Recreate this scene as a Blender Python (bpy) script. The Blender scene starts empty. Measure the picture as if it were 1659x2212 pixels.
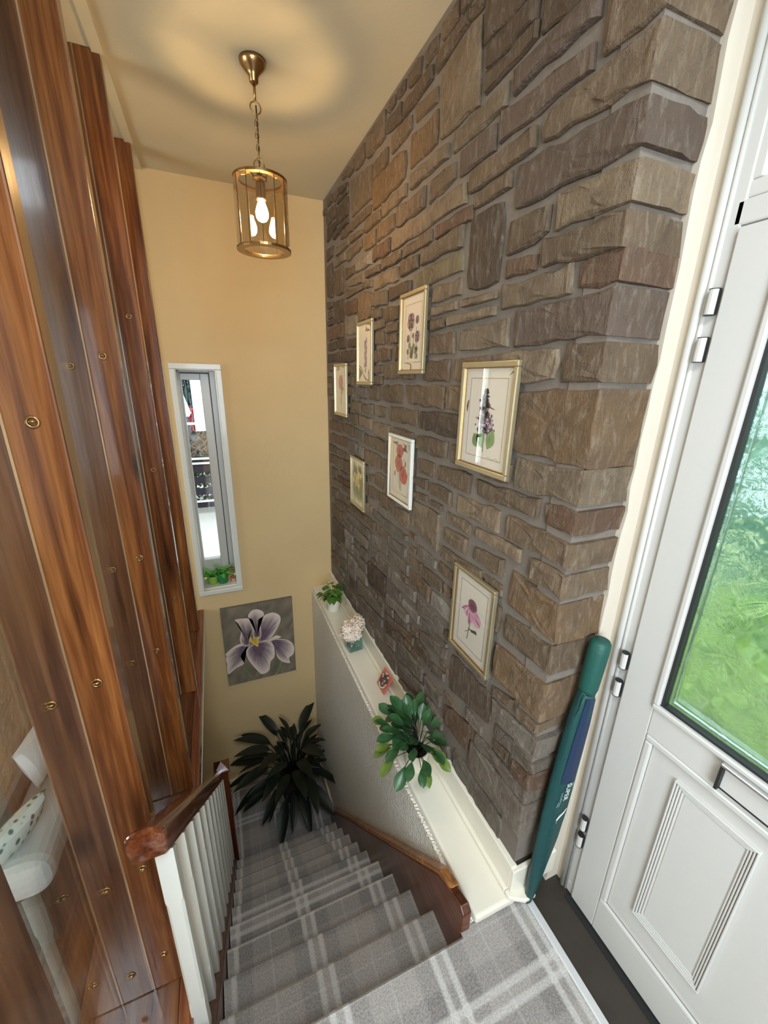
import bpy, bmesh, math, random
import numpy as np
from mathutils import Vector, Matrix, Euler

rnd = random.Random(11)
C = bpy.context.scene.collection
scene = bpy.context.scene

# ---------------------------------------------------------------- camera
cam_d = bpy.data.cameras.new('camera'); cam = bpy.data.objects.new('camera', cam_d); C.objects.link(cam)
cam_d.sensor_fit = 'HORIZONTAL'; cam_d.sensor_width = 36.0; cam_d.lens = 36.0 * 870.563 / 1659.0
cam_d.clip_start = 0.02; cam_d.clip_end = 200
RIGHT = Vector((0.925086, -0.379239, 0.019825)); DOWN = Vector((-0.100713, -0.295336, -0.950070)); FWD = Vector((0.366159, 0.876900, -0.311406))
cm = Matrix.Identity(4)
for i in range(3):
    cm[i][0] = RIGHT[i]; cm[i][1] = -DOWN[i]; cm[i][2] = -FWD[i]
cm[2][3] = 1.7
cam.matrix_world = cm
scene.camera = cam

# ---------------------------------------------------------------- world, daylight portals, exposure
world = bpy.data.worlds.new('overcast_sky'); scene.world = world; world.use_nodes = True
wn = world.node_tree.nodes; wl = world.node_tree.links
bg = wn['Background']; bg.inputs[0].default_value = (0.80, 0.91, 1.0, 1); bg.inputs[1].default_value = 2.6
scene.view_settings.view_transform = 'Standard'; scene.view_settings.look = 'None'
scene.view_settings.exposure = -0.1; scene.view_settings.gamma = 1.0; scene.view_settings.use_curve_mapping = False
scene.cycles.max_bounces = 10; scene.cycles.diffuse_bounces = 6; scene.cycles.glossy_bounces = 4
scene.cycles.transmission_bounces = 8; scene.cycles.transparent_max_bounces = 12
scene.cycles.caustics_reflective = False; scene.cycles.caustics_refractive = False
scene.cycles.sample_clamp_indirect = 6.0

def portal(name, loc, rot, sx, sy):
    d = bpy.data.lights.new(name, 'AREA'); d.shape = 'RECTANGLE'; d.size = sx; d.size_y = sy; d.cycles.is_portal = True
    o = bpy.data.objects.new(name, d); C.objects.link(o); o.location = loc; o.rotation_euler = rot
H = math.pi / 2
portal('door_daylight', (1.12, 0.17, 1.41), (0, H, 0), 1.0, 0.66)
portal('fanlight_daylight', (1.12, 0.17, 2.28), (0, H, 0), 0.44, 0.8)
portal('stair_window_daylight', (-0.08, 3.30, 0.95), (-H, 0, 0), 0.28, 1.6)
def daylight(name, loc, rot, sx, sy, power, col):
    d = bpy.data.lights.new(name, 'AREA'); d.shape = 'RECTANGLE'; d.size = sx; d.size_y = sy; d.energy = power; d.color = col
    o = bpy.data.objects.new(name, d); C.objects.link(o); o.location = loc; o.rotation_euler = rot
daylight('hall_window_daylight', (-0.35, -1.53, 1.5), (H, 0, 0), 1.25, 1.45, 92, (.74, .87, 1.0))
daylight('hall_fill_light', (0.15, -0.55, 2.77), (0, 0, 0), .75, .75, 52, (.80, .90, 1.0))  # added cool fill under the closed hall ceiling, no roof opening there
daylight('lounge_window_daylight', (-.59, 3.10, 1.15), (-H, 0, 0), .2, 1.35, 14, (.95, .98, 1.0))
daylight('lounge_side_daylight', (-3.66, 1.3, 1.3), (0, -H, 0), 1.35, 1.75, 80, (.95, .98, 1.0))

# ---------------------------------------------------------------- mesh helpers
class MB:
    """collects geometry for ONE mesh object"""
    def __init__(s): s.v = []; s.f = []; s.uv = []; s.mi = []; s.col = []
    def face(s, pts, uv=None, m=0, col=None):
        b = len(s.v); s.v += [tuple(p) for p in pts]; s.f.append(tuple(range(b, b + len(pts)))); s.uv.append(uv); s.mi.append(m); s.col.append(col)
    def box(s, x0, x1, y0, y1, z0, z1, m=0):
        b = len(s.v)
        s.v += [(x0,y0,z0),(x1,y0,z0),(x1,y1,z0),(x0,y1,z0),(x0,y0,z1),(x1,y0,z1),(x1,y1,z1),(x0,y1,z1)]
        for q in ((0,3,2,1),(4,5,6,7),(0,1,5,4),(1,2,6,5),(2,3,7,6),(3,0,4,7)):
            s.f.append(tuple(b + i for i in q)); s.uv.append(None); s.mi.append(m); s.col.append(None)
        return s
    def rings(s, rings, cap0=True, cap1=True, m=0, closed=True):
        b = len(s.v); n = len(rings[0])
        for r in rings: s.v += [tuple(p) for p in r]
        for k in range(len(rings) - 1):
            for i in range(n if closed else n - 1):
                j = (i + 1) % n
                s.f.append((b+k*n+i, b+k*n+j, b+(k+1)*n+j, b+(k+1)*n+i)); s.uv.append(None); s.mi.append(m); s.col.append(None)
        if cap0: s.f.append(tuple(b + i for i in reversed(range(n)))); s.uv.append(None); s.mi.append(m); s.col.append(None)
        if cap1: s.f.append(tuple(b+(len(rings)-1)*n + i for i in range(n))); s.uv.append(None); s.mi.append(m); s.col.append(None)
        return s
    def lathe(s, prof, c=(0,0,0), n=24, m=0, cap0=True, cap1=True):
        rg = [[(c[0]+r*math.cos(2*math.pi*i/n), c[1]+r*math.sin(2*math.pi*i/n), c[2]+z) for i in range(n)] for r, z in prof]
        return s.rings(rg, cap0, cap1, m)
    def tube(s, pts, r, n=8, m=0, cap=True, up=None):
        pts = [Vector(p) for p in pts]; rg = []
        for i, p in enumerate(pts):
            t = (pts[min(i+1, len(pts)-1)] - pts[max(i-1, 0)]).normalized()
            a = t.orthogonal().normalized() if abs(t.z) > .98 else t.cross(Vector((0,0,1))).normalized()
            b = t.cross(a).normalized(); rr = r[i] if isinstance(r, (list, tuple)) else r
            rg.append([p + (a*math.cos(2*math.pi*k/n) + b*math.sin(2*math.pi*k/n))*rr for k in range(n)])
        return s.rings(rg, cap, cap, m)
    def torus(s, c, R, r, axis='z', n=24, k=8, m=0):
        b = len(s.v)
        for i in range(n):
            a = 2*math.pi*i/n
            for j in range(k):
                q = 2*math.pi*j/k; x = (R+r*math.cos(q))*math.cos(a); y = (R+r*math.cos(q))*math.sin(a); z = r*math.sin(q)
                p = {'z':(x,y,z), 'x':(z,x,y), 'y':(x,z,y)}[axis]
                s.v.append((c[0]+p[0], c[1]+p[1], c[2]+p[2]))
        for i in range(n):
            for j in range(k):
                s.f.append((b+i*k+j, b+((i+1)%n)*k+j, b+((i+1)%n)*k+(j+1)%k, b+i*k+(j+1)%k)); s.uv.append(None); s.mi.append(m); s.col.append(None)
        return s
    def mesh(s, name, mats, smooth=False):
        me = bpy.data.meshes.new(name); me.from_pydata(s.v, [], s.f); me.update()
        for m in (mats if isinstance(mats, (list, tuple)) else [mats]): me.materials.append(m)
        me.polygons.foreach_set('material_index', s.mi)
        me.polygons.foreach_set('use_smooth', [smooth] * len(s.f))
        if any(u is not None for u in s.uv):
            l = me.uv_layers.new(name='UVMap'); i = 0
            for p, u in zip(me.polygons, s.uv):
                for k in range(p.loop_total): l.data[p.loop_start + k].uv = u[k] if u else (0, 0)
        if any(c is not None for c in s.col):
            a = me.color_attributes.new('print', 'FLOAT_COLOR', 'CORNER')
            for p, c in zip(me.polygons, s.col):
                for k in range(p.loop_total):
                    cc = c[k] if (c and isinstance(c[0], (tuple, list))) else (c or (1,1,1))
                    a.data[p.loop_start + k].color = (*cc, 1)
        return me

def recalc(me):
    bm = bmesh.new(); bm.from_mesh(me); bmesh.ops.recalc_face_normals(bm, faces=bm.faces); bm.to_mesh(me); bm.free()

def obj(name, geo, mats=None, parent=None, bevel=0, seg=2, smooth=False, fix=False):
    me = geo.mesh(name, mats, smooth) if isinstance(geo, MB) else geo
    if fix: recalc(me)
    o = bpy.data.objects.new(name, me); C.objects.link(o)
    if parent is not None: o.parent = parent
    if bevel:
        b = o.modifiers.new('bevel', 'BEVEL'); b.width = bevel; b.segments = seg; b.limit_method = 'ANGLE'; b.angle_limit = math.radians(40)
    return o
def tag(o, label=None, cat=None, group=None, kind=None):
    if label: o['label'] = label
    if cat: o['category'] = cat
    if group: o['group'] = group
    if kind: o['kind'] = kind
    return o
def empty(name, loc, label, cat, group=None):
    o = bpy.data.objects.new(name, None); C.objects.link(o); o.location = loc; o.empty_display_size = .05
    return tag(o, label, cat, group)
def child(name, geo, mats, parent, **k):
    """part in world coordinates: parent sits at parent.location, so the offset is taken off"""
    o = obj(name, geo, mats, parent, **k)
    off = Vector((0,0,0)); p = parent
    while p is not None: off += Vector(p.location); p = p.parent
    o.location = -off
    return o
def struct(name, geo, mats, parent=None, **k):
    o = obj(name, geo, mats, parent, **k); o['kind'] = 'structure'; return o
def box(*a): return MB().box(*a)

# ---------------------------------------------------------------- materials
def srgb(r, g, b):
    f = lambda c: (c/255/12.92) if c <= 10 else ((c/255+.055)/1.055)**2.4
    return (f(r), f(g), f(b), 1)
class NT:
    def __init__(s, name):
        s.m = bpy.data.materials.new(name); s.m.use_nodes = True; s.n = s.m.node_tree.nodes; s.l = s.m.node_tree.links
        s.b = s.n['Principled BSDF']; s.out = s.n['Material Output']
    def add(s, t, **k):
        n = s.n.new(t)
        for a, v in k.items(): setattr(n, a, v)
        return n
    def set(s, **k):
        for a, v in k.items(): s.b.inputs[a.replace('_', ' ')].default_value = v
    def link(s, a, b): s.l.new(a, b)
    def coords(s, scale=(1,1,1), kind='Object', rand=0.0):
        tc = s.add('ShaderNodeTexCoord'); src = tc.outputs[kind]
        if rand:
            oi = s.add('ShaderNodeObjectInfo'); mu = s.add('ShaderNodeMath', operation='MULTIPLY'); mu.inputs[1].default_value = rand
            s.link(oi.outputs['Random'], mu.inputs[0])
            va = s.add('ShaderNodeVectorMath', operation='ADD'); s.link(src, va.inputs[0]); s.link(mu.outputs[0], va.inputs[1]); src = va.outputs[0]
        mp = s.add('ShaderNodeMapping'); mp.inputs['Scale'].default_value = scale; s.link(src, mp.inputs['Vector'])
        return mp.outputs[0]
    def noise(s, vec, scale=1, detail=4, rough=.6, dist=0):
        n = s.add('ShaderNodeTexNoise'); n.inputs['Scale'].default_value = scale; n.inputs['Detail'].default_value = detail
        n.inputs['Roughness'].default_value = rough; n.inputs['Distortion'].default_value = dist; s.link(vec, n.inputs['Vector']); return n.outputs['Fac']
    def ramp(s, fac, stops):
        r = s.add('ShaderNodeValToRGB'); e = r.color_ramp.elements
        while len(e) < len(stops): e.new(.5)
        for x, (p, c) in zip(e, stops): x.position = p; x.color = c
        s.link(fac, r.inputs[0]); return r.outputs[0]
    def mix(s, a, b, fac=.5, mode='MIX'):
        m = s.add('ShaderNodeMix', data_type='RGBA', blend_type=mode)
        for sock, v in ((m.inputs[0], fac), (m.inputs[6], a), (m.inputs[7], b)):
            if hasattr(v, 'is_linked'): s.link(v, sock)
            else: sock.default_value = v
        return m.outputs[2]
    def math(s, op, a, b=None):
        m = s.add('ShaderNodeMath', operation=op)
        for i, v in enumerate((a, b)):
            if v is None: continue
            if hasattr(v, 'is_linked'): s.link(v, m.inputs[i])
            else: m.inputs[i].default_value = v
        return m.outputs[0]
    def bump(s, h, strength=.3, dist=.01):
        b = s.add('ShaderNodeBump'); b.inputs['Strength'].default_value = strength; b.inputs['Distance'].default_value = dist
        s.link(h, b.inputs['Height']); s.link(b.outputs[0], s.b.inputs['Normal']); return b
    def base(s, c):
        if hasattr(c, 'is_linked'): s.link(c, s.b.inputs['Base Color'])
        else: s.b.inputs['Base Color'].default_value = c
        return s

def plain(name, col, rough=.5, metal=0, spec=.5, coat=0, nscale=0, nstr=.1, ndist=.002, var=.0):
    t = NT(name); t.set(Roughness=rough, Metallic=metal, Specular_IOR_Level=spec, Coat_Weight=coat); t.b.inputs['Coat Roughness'].default_value = .1
    if nscale:
        f = t.noise(t.coords(), nscale, 5)
        t.bump(f, nstr, ndist)
        k = 1 - var
        t.base(t.mix((col[0]*k, col[1]*k, col[2]*k, 1), col, f)) if var else t.base(col)
    else:
        f = t.noise(t.coords(), 30, 3); k = .97
        t.base(t.mix((col[0]*k, col[1]*k, col[2]*k, 1), col, f))
    return t.m

def wood(name, dark, mid, light, axis='z', rough=.25, coat=.4, knots=True, fine=1.0, gain=1.0):
    t = NT(name)
    st = {'z':(1,1,.045), 'y':(1,.045,1), 'x':(.045,1,1)}[axis]
    v = t.coords(st, rand=7.0)
    a = t.noise(v, 34*fine, 3, .55, .8); b = t.noise(v, 120*fine, 3, .6, .2); c = t.noise(v, 9, 2, .5, .3)
    g = t.math('ADD', t.math('MULTIPLY', a, .6), t.math('ADD', t.math('MULTIPLY', b, .25), t.math('MULTIPLY', c, .3)))
    col = t.ramp(g, [(.40, dark), (.56, mid), (.74, light)])
    if knots:
        sk = {'z':(1,1,.42), 'y':(1,.42,1), 'x':(.42,1,1)}[axis]
        vo = t.add('ShaderNodeTexVoronoi'); vo.inputs['Scale'].default_value = 4.2; t.link(t.coords(sk, rand=9.0), vo.inputs['Vector'])
        k = t.ramp(vo.outputs['Distance'], [(.05, (0,0,0,1)), (.13, (1,1,1,1))])
        col = t.mix((dark[0]*.3, dark[1]*.3, dark[2]*.3, 1), col, k)
    t.base(col); t.set(Roughness=rough, Coat_Weight=coat); t.b.inputs['Coat Roughness'].default_value = .08
    t.bump(b, .12, .002)
    return t.m

M = {}
M['plank'] = wood('varnished_pine', srgb(54,25,12), srgb(108,62,30), srgb(158,102,54))
M['plank_dark'] = wood('varnished_pine_grey_brown', srgb(58,30,18), srgb(100,64,40), srgb(130,92,64))  # greyer brown pine, for left planks and the nearest post
M['bead'] = wood('pale_varnished_bead', srgb(120,88,60), srgb(166,134,100), srgb(200,172,138), rough=.18, coat=.8, knots=False)
M['rail'] = wood('handrail_mahogany', srgb(60,24,12), srgb(104,54,30), srgb(146,92,56), axis='y', rough=.2, coat=.6, knots=False)
M['newel'] = wood('newel_mahogany', srgb(46,14,6), srgb(86,32,14), srgb(112,50,24), rough=.25, knots=False)
M['string'] = wood('stained_string', srgb(52,22,10), srgb(92,48,26), srgb(116,66,38), axis='y', rough=.35, coat=.2, knots=False)
M['capping'] = wood('oak_capping', srgb(92,54,24), srgb(146,96,52), srgb(178,128,78), axis='y', rough=.35, coat=.3, knots=False)
M['boards'] = wood('glossy_floor_boards', srgb(58,32,16), srgb(100,62,34), srgb(130,88,52), axis='y', rough=.1, coat=1.0, knots=False)

def carpet():
    t = NT('plaid_carpet'); tc = t.add('ShaderNodeTexCoord'); sx = t.add('ShaderNodeSeparateXYZ'); t.link(tc.outputs['UV'], sx.inputs[0])
    vec = tc.outputs['UV']
    def bands(c, period):
        m = t.math('FRACT', t.math('DIVIDE', c, period))
        lines = t.ramp(m, [(0, (0,0,0,1)), (.395,(0,0,0,1)), (.42,(1,1,1,1)), (.455,(1,1,1,1)), (.475,(.1,.1,.1,1)), (.525,(.1,.1,.1,1)), (.545,(1,1,1,1)), (.58,(1,1,1,1)), (.605,(0,0,0,1)), (.972,(0,0,0,1)), (.985,(.3,.3,.3,1)), (1,(.3,.3,.3,1))])
        dark = t.ramp(m, [(0,(0,0,0,1)), (.22,(0,0,0,1)), (.25,(.95,.95,.95,1)), (.395,(1,1,1,1)), (.42,(.2,.2,.2,1)), (.58,(.2,.2,.2,1)), (.605,(1,1,1,1)), (.75,(.95,.95,.95,1)), (.78,(0,0,0,1))])
        return lines, dark
    lu, du = bands(sx.outputs[0], .318); lv, dv = bands(sx.outputs[1], .318)
    n1 = t.noise(vec, 260, 3, .7); n2 = t.noise(vec, 900, 2, .8); n3 = t.noise(vec, 14, 3)
    base = t.mix(srgb(158,147,137), srgb(188,178,168), n1)
    dk = t.math('ADD', t.math('MULTIPLY', du, .42), t.math('MULTIPLY', dv, .42))
    c = t.mix(base, srgb(86,76,70), dk)
    li = t.math('MINIMUM', t.math('ADD', t.math('MULTIPLY', lu, .72), t.math('MULTIPLY', lv, .62)), .92)
    li = t.math('MULTIPLY', li, t.math('ADD', .62, t.math('MULTIPLY', n1, .6)))
    c = t.mix(c, srgb(250,246,240), li)
    sp = t.ramp(t.noise(vec, 190, 2, .6), [(.38, srgb(64,58,56)), (.62, srgb(255,252,250))])
    c = t.mix(c, t.mix(sp, t.mix(srgb(60,56,54), srgb(255,252,248), n2), .5), .34)
    t.base(c); t.set(Roughness=.95, Specular_IOR_Level=.1, Sheen_Weight=.3)
    h = t.math('ADD', t.math('MULTIPLY', n2, .7), t.math('MULTIPLY', n1, .5)); t.bump(h, .9, .006)
    return t.m
M['carpet'] = carpet()

def stone_mat():
    t = NT('rough_sandstone'); oi = t.add('ShaderNodeObjectInfo')
    v = t.coords((1,1,1), rand=13.0); vs = t.coords((1,1,.28), rand=5.0)
    big = t.noise(v, 9, 4, .6); streak = t.noise(vs, 60, 4, .65, .6); grit = t.noise(v, 190, 4, .75); blotch = t.noise(v, 26, 5, .65, .8)
    col = oi.outputs['Color']
    c = t.mix(col, t.mix(col, (.10,.068,.045,1), .5), t.ramp(big, [(.40,(1,1,1,1)), (.64,(0,0,0,1))]))
    c = t.mix(c, t.mix(col, (.50,.44,.35,1), .3), t.ramp(streak, [(.50,(0,0,0,1)), (.75,(.8,.8,.8,1))]))
    c = t.mix(c, (.085,.06,.042,1), t.ramp(blotch, [(.30,(.6,.6,.6,1)), (.44,(0,0,0,1))]))
    c = t.mix(c, (.07,.052,.038,1), t.ramp(grit, [(.30,(.6,.6,.6,1)), (.42,(0,0,0,1))]))
    t.base(c); t.set(Roughness=.85, Specular_IOR_Level=.25)
    h = t.math('ADD', t.math('MULTIPLY', grit, .34), t.math('ADD', t.math('MULTIPLY', streak, .35), t.math('MULTIPLY', blotch, .5)))
    t.bump(h, 1.0, .013)
    return t.m
M['stone'] = stone_mat()
M['mortar'] = plain('grey_mortar', srgb(128,119,109), .9, spec=.15, nscale=60, nstr=.4, ndist=.004, var=.35)

def plaster(name, col, sc=45, st=.25, d=.004, damp=False):
    t = NT(name); v = t.coords(); a = t.noise(v, sc, 5, .6); b = t.noise(v, 3, 3)
    t.base(t.mix((col[0]*.9, col[1]*.9, col[2]*.88, 1), col, b)); t.set(Roughness=.8, Specular_IOR_Level=.2)
    h = a
    if damp:   # blistered paint patch on the far wall
        tc = t.add('ShaderNodeTexCoord'); d_ = t.add('ShaderNodeVectorMath', operation='DISTANCE'); d_.inputs[1].default_value = (.33, 3.017, 1.12)
        t.link(tc.outputs['Object'], d_.inputs[0])
        mk = t.ramp(d_.outputs['Value'], [(.12,(1,1,1,1)), (.36,(0,0,0,1))])
        bl = t.noise(t.coords((1,1,.6)), 16, 4, .6, 1.0)
        h = t.math('ADD', t.math('MULTIPLY', a, .35), t.math('MULTIPLY', t.math('MULTIPLY', bl, mk), 6.0))
    t.bump(h, st, d); return t.m
M['cream'] = plaster('cream_plaster', srgb(216,188,140), damp=True)
M['ceiling'] = plaster('cream_ceiling_paint', srgb(206,194,164), 90, .12)
M['reveal'] = plaster('cream_reveal_plaster', srgb(206,196,180), 30, .2)

def anaglypta():
    t = NT('embossed_wallpaper'); v = t.coords()
    vo = t.add('ShaderNodeTexVoronoi'); vo.inputs['Scale'].default_value = 95; t.link(v, vo.inputs['Vector'])
    n = t.noise(v, 240, 3)
    t.base(t.mix(srgb(222,214,198), srgb(240,236,226), vo.outputs['Distance'])); t.set(Roughness=.42, Specular_IOR_Level=.5)
    t.bump(t.math('ADD', vo.outputs['Distance'], t.math('MULTIPLY', n, .4)), 1.0, .007); return t.m
M['wallpaper'] = anaglypta()
M['ledge'] = plain('cream_gloss_paint', srgb(226,221,205), .28, coat=.3)
M['white'] = plain('white_gloss_paint', srgb(218,218,208), .35, coat=.2, nscale=9, nstr=.05, var=.06)
M['upvc'] = plain('white_plastic', srgb(196,194,188), .3)
M['skirt'] = plain('cream_skirting_paint', srgb(228,212,180), .4)
M['black'] = plain('black_rubber', (.012,.012,.012,1), .5)
M['chrome'] = plain('brushed_chrome', (.78,.78,.78,1), .22, 1)
M['alu'] = plain('aluminium_strip', (.66,.66,.66,1), .45, .25)
M['brass'] = plain('antique_brass', srgb(168,136,92), .28, 1)
M['seal'] = plain('grey_gasket', srgb(150,148,144), .6)
M['silver'] = plain('champagne_silver_frame', srgb(196,184,150), .34, .75, nscale=150, nstr=.1, var=.1)
M['paper'] = plain('watercolour_paper', srgb(240,232,216), .9, nscale=300, nstr=.08)
M['mount'] = plain('card_mount', srgb(236,228,212), .9)
M['slate'] = plain('dark_lino', srgb(58,50,42), .5, nscale=12, nstr=.15, var=.55)
M['mat_black'] = plain('dark_underlay', (.01,.01,.01,1), .8)

def print_mat(name, rough=.8):
    t = NT(name); a = t.add('ShaderNodeAttribute', attribute_name='print'); n = t.noise(t.coords(), 160, 4)
    t.base(t.mix(a.outputs['Color'], t.mix(a.outputs['Color'], (.9,.88,.85,1), .10), n)); t.set(Roughness=rough, Specular_IOR_Level=.2); return t.m
M['print'] = print_mat('flat_ink')

def clear_glass(name, tint=(1,1,1,1), gl=.10, rough=.01):
    """thin pane: mostly clear, Fresnel mirror on top"""
    t = NT(name); tr = t.add('ShaderNodeBsdfTransparent'); tr.inputs[0].default_value = tint
    g = t.add('ShaderNodeBsdfGlossy'); g.inputs['Roughness'].default_value = rough; g.inputs[0].default_value = (1,1,1,1)
    lw = t.add('ShaderNodeLayerWeight'); lw.inputs['Blend'].default_value = .5
    f = t.math('ADD', .045 + gl*.2, t.math('MULTIPLY', t.math('POWER', lw.outputs['Facing'], 4.0), .9))
    f = t.math('MINIMUM', f, 1.0)
    mx = t.add('ShaderNodeMixShader'); t.link(f, mx.inputs[0]); t.link(tr.outputs[0], mx.inputs[1]); t.link(g.outputs[0], mx.inputs[2])
    t.link(mx.outputs[0], t.out.inputs['Surface']); return t.m
M['glass'] = clear_glass('clear_window_glass', (.97,.99,.98,1))
M['picture_glass'] = clear_glass('picture_glass', (1,1,1,1))
M['smoke_glass'] = clear_glass('smoked_lantern_glass', (.90,.86,.78,1), .05)
def relief_glass():
    t = NT('obscure_leaf_glass'); tr = t.add('ShaderNodeBsdfTransparent'); tr.inputs[0].default_value = (.86,.97,.93,1)
    g = t.add('ShaderNodeBsdfGlass'); g.inputs['IOR'].default_value = 1.45; g.inputs['Roughness'].default_value = .05; g.inputs[0].default_value = (.90,1,.96,1)
    mx = t.add('ShaderNodeMixShader'); mx.inputs[0].default_value = .62; t.link(tr.outputs[0], mx.inputs[1]); t.link(g.outputs[0], mx.inputs[2])
    t.link(mx.outputs[0], t.out.inputs['Surface']); return t.m
M['leaf_glass'] = relief_glass()
def emit(name, col, s):
    t = NT(name); t.set(Emission_Strength=s, Roughness=.3); t.base((.9,.85,.75,1)); t.b.inputs['Emission Color'].default_value = col; return t.m
M['bulb'] = emit('lit_bulb', (1,.68,.34,1), 520)
def leaf_mat(name, c1, c2, rough=.35):
    t = NT(name); n = t.noise(t.coords(rand=3.0), 40, 3); t.base(t.mix(c1, c2, n)); t.set(Roughness=rough, Specular_IOR_Level=.45); t.bump(n, .2, .002); return t.m
M['leaf_ivy'] = leaf_mat('fresh_green_leaf', srgb(36,74,22), srgb(92,136,52))
M['leaf_dark'] = leaf_mat('deep_green_leaf', srgb(22,54,30), srgb(62,104,62), .3)
M['leaf_olive'] = leaf_mat('olive_green_leaf', srgb(70,96,34), srgb(112,134,56), .35)
M['leaf_shade'] = leaf_mat('shade_darkened_leaf', srgb(6,16,9), srgb(14,28,16), .5)  # near-black green, the deep shade of the corner put into the leaf colour
M['leaf_bright'] = leaf_mat('bright_green_leaf', srgb(60,150,44), srgb(130,200,80))
M['soil'] = plain('potting_soil', srgb(34,26,20), .95, nscale=80, nstr=.6, var=.4)
M['pot_white'] = plain('white_ceramic', srgb(238,232,214), .35)
M['pot_green'] = plain('green_glazed_pot', srgb(34,128,70), .35)
M['pot_clay'] = plain('terracotta', srgb(214,150,110), .7)
M['pot_dark'] = plain('dark_planter', srgb(30,28,26), .6)

# ================================================================ SETTING
YF, ZC, ZL = 3.0175, 2.788, -1.853      # far wall, ceiling, lower floor
def wall_grid(us, vs, holes, mk, mb):
    """flat wall from rectangles, leaving openings; mk(u,v)->xyz"""
    for i in range(len(us)-1):
        for j in range(len(vs)-1):
            cu, cv = (us[i]+us[i+1])/2, (vs[j]+vs[j+1])/2
            if any(a < cu < b and c < cv < d for a, b, c, d in holes): continue
            mb.face([mk(us[i],vs[j]), mk(us[i+1],vs[j]), mk(us[i+1],vs[j+1]), mk(us[i],vs[j+1])])
def thick_wall(us, vs, holes, mk, dk, mb):
    wall_grid(us, vs, holes, mk, mb); wall_grid(us, vs, holes, dk, mb)
    for a, b, c, d in holes:
        for (p, q) in (((a,c),(b,c)), ((b,c),(b,d)), ((b,d),(a,d)), ((a,d),(a,c))):
            mb.face([mk(*p), mk(*q), dk(*q), dk(*p)])
W1 = (-.206, .040, .160, 1.744)          # stair window opening
W2 = (-.70, -.485, .45, 1.84)            # lounge window opening
mb = MB()
thick_wall([-3.6, -.70, -.485, -.206, .040, 1.15], [ZL-.1, .160, .45, 1.744, 1.84, ZC+.05], [W1, W2],
           lambda u, v: (u, YF, v), lambda u, v: (u, YF+.24, v), mb)
wall_far = struct('wall_far', mb, M['cream'], fix=True)
mb = MB(); W3 = (-1.0, .3, .75, 2.25)
thick_wall([-3.6, -1.0, .3, 1.15], [-.2, .75, 2.25, ZC+.05], [W3], lambda u, v: (u, -1.5, v), lambda u, v: (u, -1.68, v), mb)
struct('wall_back', mb, M['cream'], fix=True)
mb = MB(); W4 = (.4, 2.2, .6, 2.0)
thick_wall([-1.68, .4, 2.2, YF+.24], [-.2, .6, 2.0, ZC+.05], [W4], lambda u, v: (-3.6, u, v), lambda u, v: (-3.75, u, v), mb)
struct('wall_left', mb, M['cream'], fix=True)
struct('ceiling', box(-3.6, 1.15, -1.68, YF, ZC, ZC+.08), M['ceiling'])
struct('wall_lower_left', box(-1.7, -1.6, 0, YF, ZL, -.16), M['cream'])
struct('wall_lower_front', box(-1.7, .62, 0, .1, ZL, -.2), M['cream'])

# floors
def uvbox_top(mb, x0, x1, y0, y1, z, v0=0):
    mb.face([(x0,y0,z),(x1,y0,z),(x1,y1,z),(x0,y1,z)], [(x0,y0+v0),(x1,y0+v0),(x1,y1+v0),(x0,y1+v0)])
Y0, GO, RI = .641, .1785, .1853           # first nosing, going, riser
XL, XR = -.172, .572                      # carpet edges on the flight
mb = MB(); uvbox_top(mb, -.24, .826, -1.5, .615, 0); uvbox_top(mb, XR, .826, .615, .655, 0); mb.box(-.24, .826, -1.5, .612, -.16, -.004)
floor = struct('floor', mb, M['carpet'])
mb = MB(); uvbox_top(mb, -1.7, .62, .1, YF, ZL, .05); mb.box(-1.7, .62, .1, YF, ZL-.1, ZL-.003); struct('floor_lower', mb, M['carpet'])
# glossy boarded floor of the upper room
fu = struct('floor_upper', box(-3.6, -.262, -1.5, YF, -.16, -.012), M['string'])
x = -.262
for i in range(26):
    x1 = x - .128
    o = child('floor_board', box(max(x1+.002,-3.6), x, -1.5, YF, -.012, 0), M['boards'], fu, bevel=.0015, seg=1); x = x1
    if x < -3.55: break
child('nosing_strip', box(-.262, -.222, .66, YF, -.07, .002), M['rail'], fu, bevel=.006)
child('edge_bead', box(-.262, -.2205, .66, YF, -.078, -.07), M['white'], fu)
struct('floor_doorway', box(.850, 1.0, -1.5, .69, -.05, -.006), M['slate'])
tr = struct('trim_1', box(.826, .851, -1.0, .652, -.01, .004), M['alu'], bevel=.003)
for k in range(6): child('rib', box(.829+k*.0036, .8305+k*.0036, -1.0, .652, .003, .0052), M['alu'], tr)
struct('trim_2', box(.965, .99, -.4, .60, -.03, -.002), M['mat_black'])

# stair window (window_1): casing, sash, glass, deep sill
def frame_rect(mb, u0, u1, v0, v1, w, mk, d0, d1):
    """rectangular frame of width w as four bars with mitred look; mk(u,v,d)"""
    for a, b, c, d in ((u0,u1,v1-w,v1), (u0,u1,v0,v0+w), (u0,u0+w,v0+w,v1-w), (u1-w,u1,v0+w,v1-w)):
        P = [mk(a,c,d0), mk(b,c,d0), mk(b,d,d0), mk(a,d,d0), mk(a,c,d1), mk(b,c,d1), mk(b,d,d1), mk(a,d,d1)]
        k = len(mb.v); mb.v += P
        for q in ((0,3,2,1),(4,5,6,7),(0,1,5,4),(1,2,6,5),(2,3,7,6),(3,0,4,7)):
            mb.f.append(tuple(k+i for i in q)); mb.uv.append(None); mb.mi.append(0); mb.col.append(None)
    return mb
fy = lambda u, v, d: (u, YF + d, v)
w1 = struct('window_1', frame_rect(MB(), W1[0]-.030, W1[1]+.034, W1[2]-.042, W1[3]+.033, .036, fy, -.018, .02), M['white'], bevel=.004, fix=True)
child('lining', frame_rect(MB(), W1[0], W1[1], W1[2], W1[3], .008, fy, .0, .15), M['white'], w1, fix=True)
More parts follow.
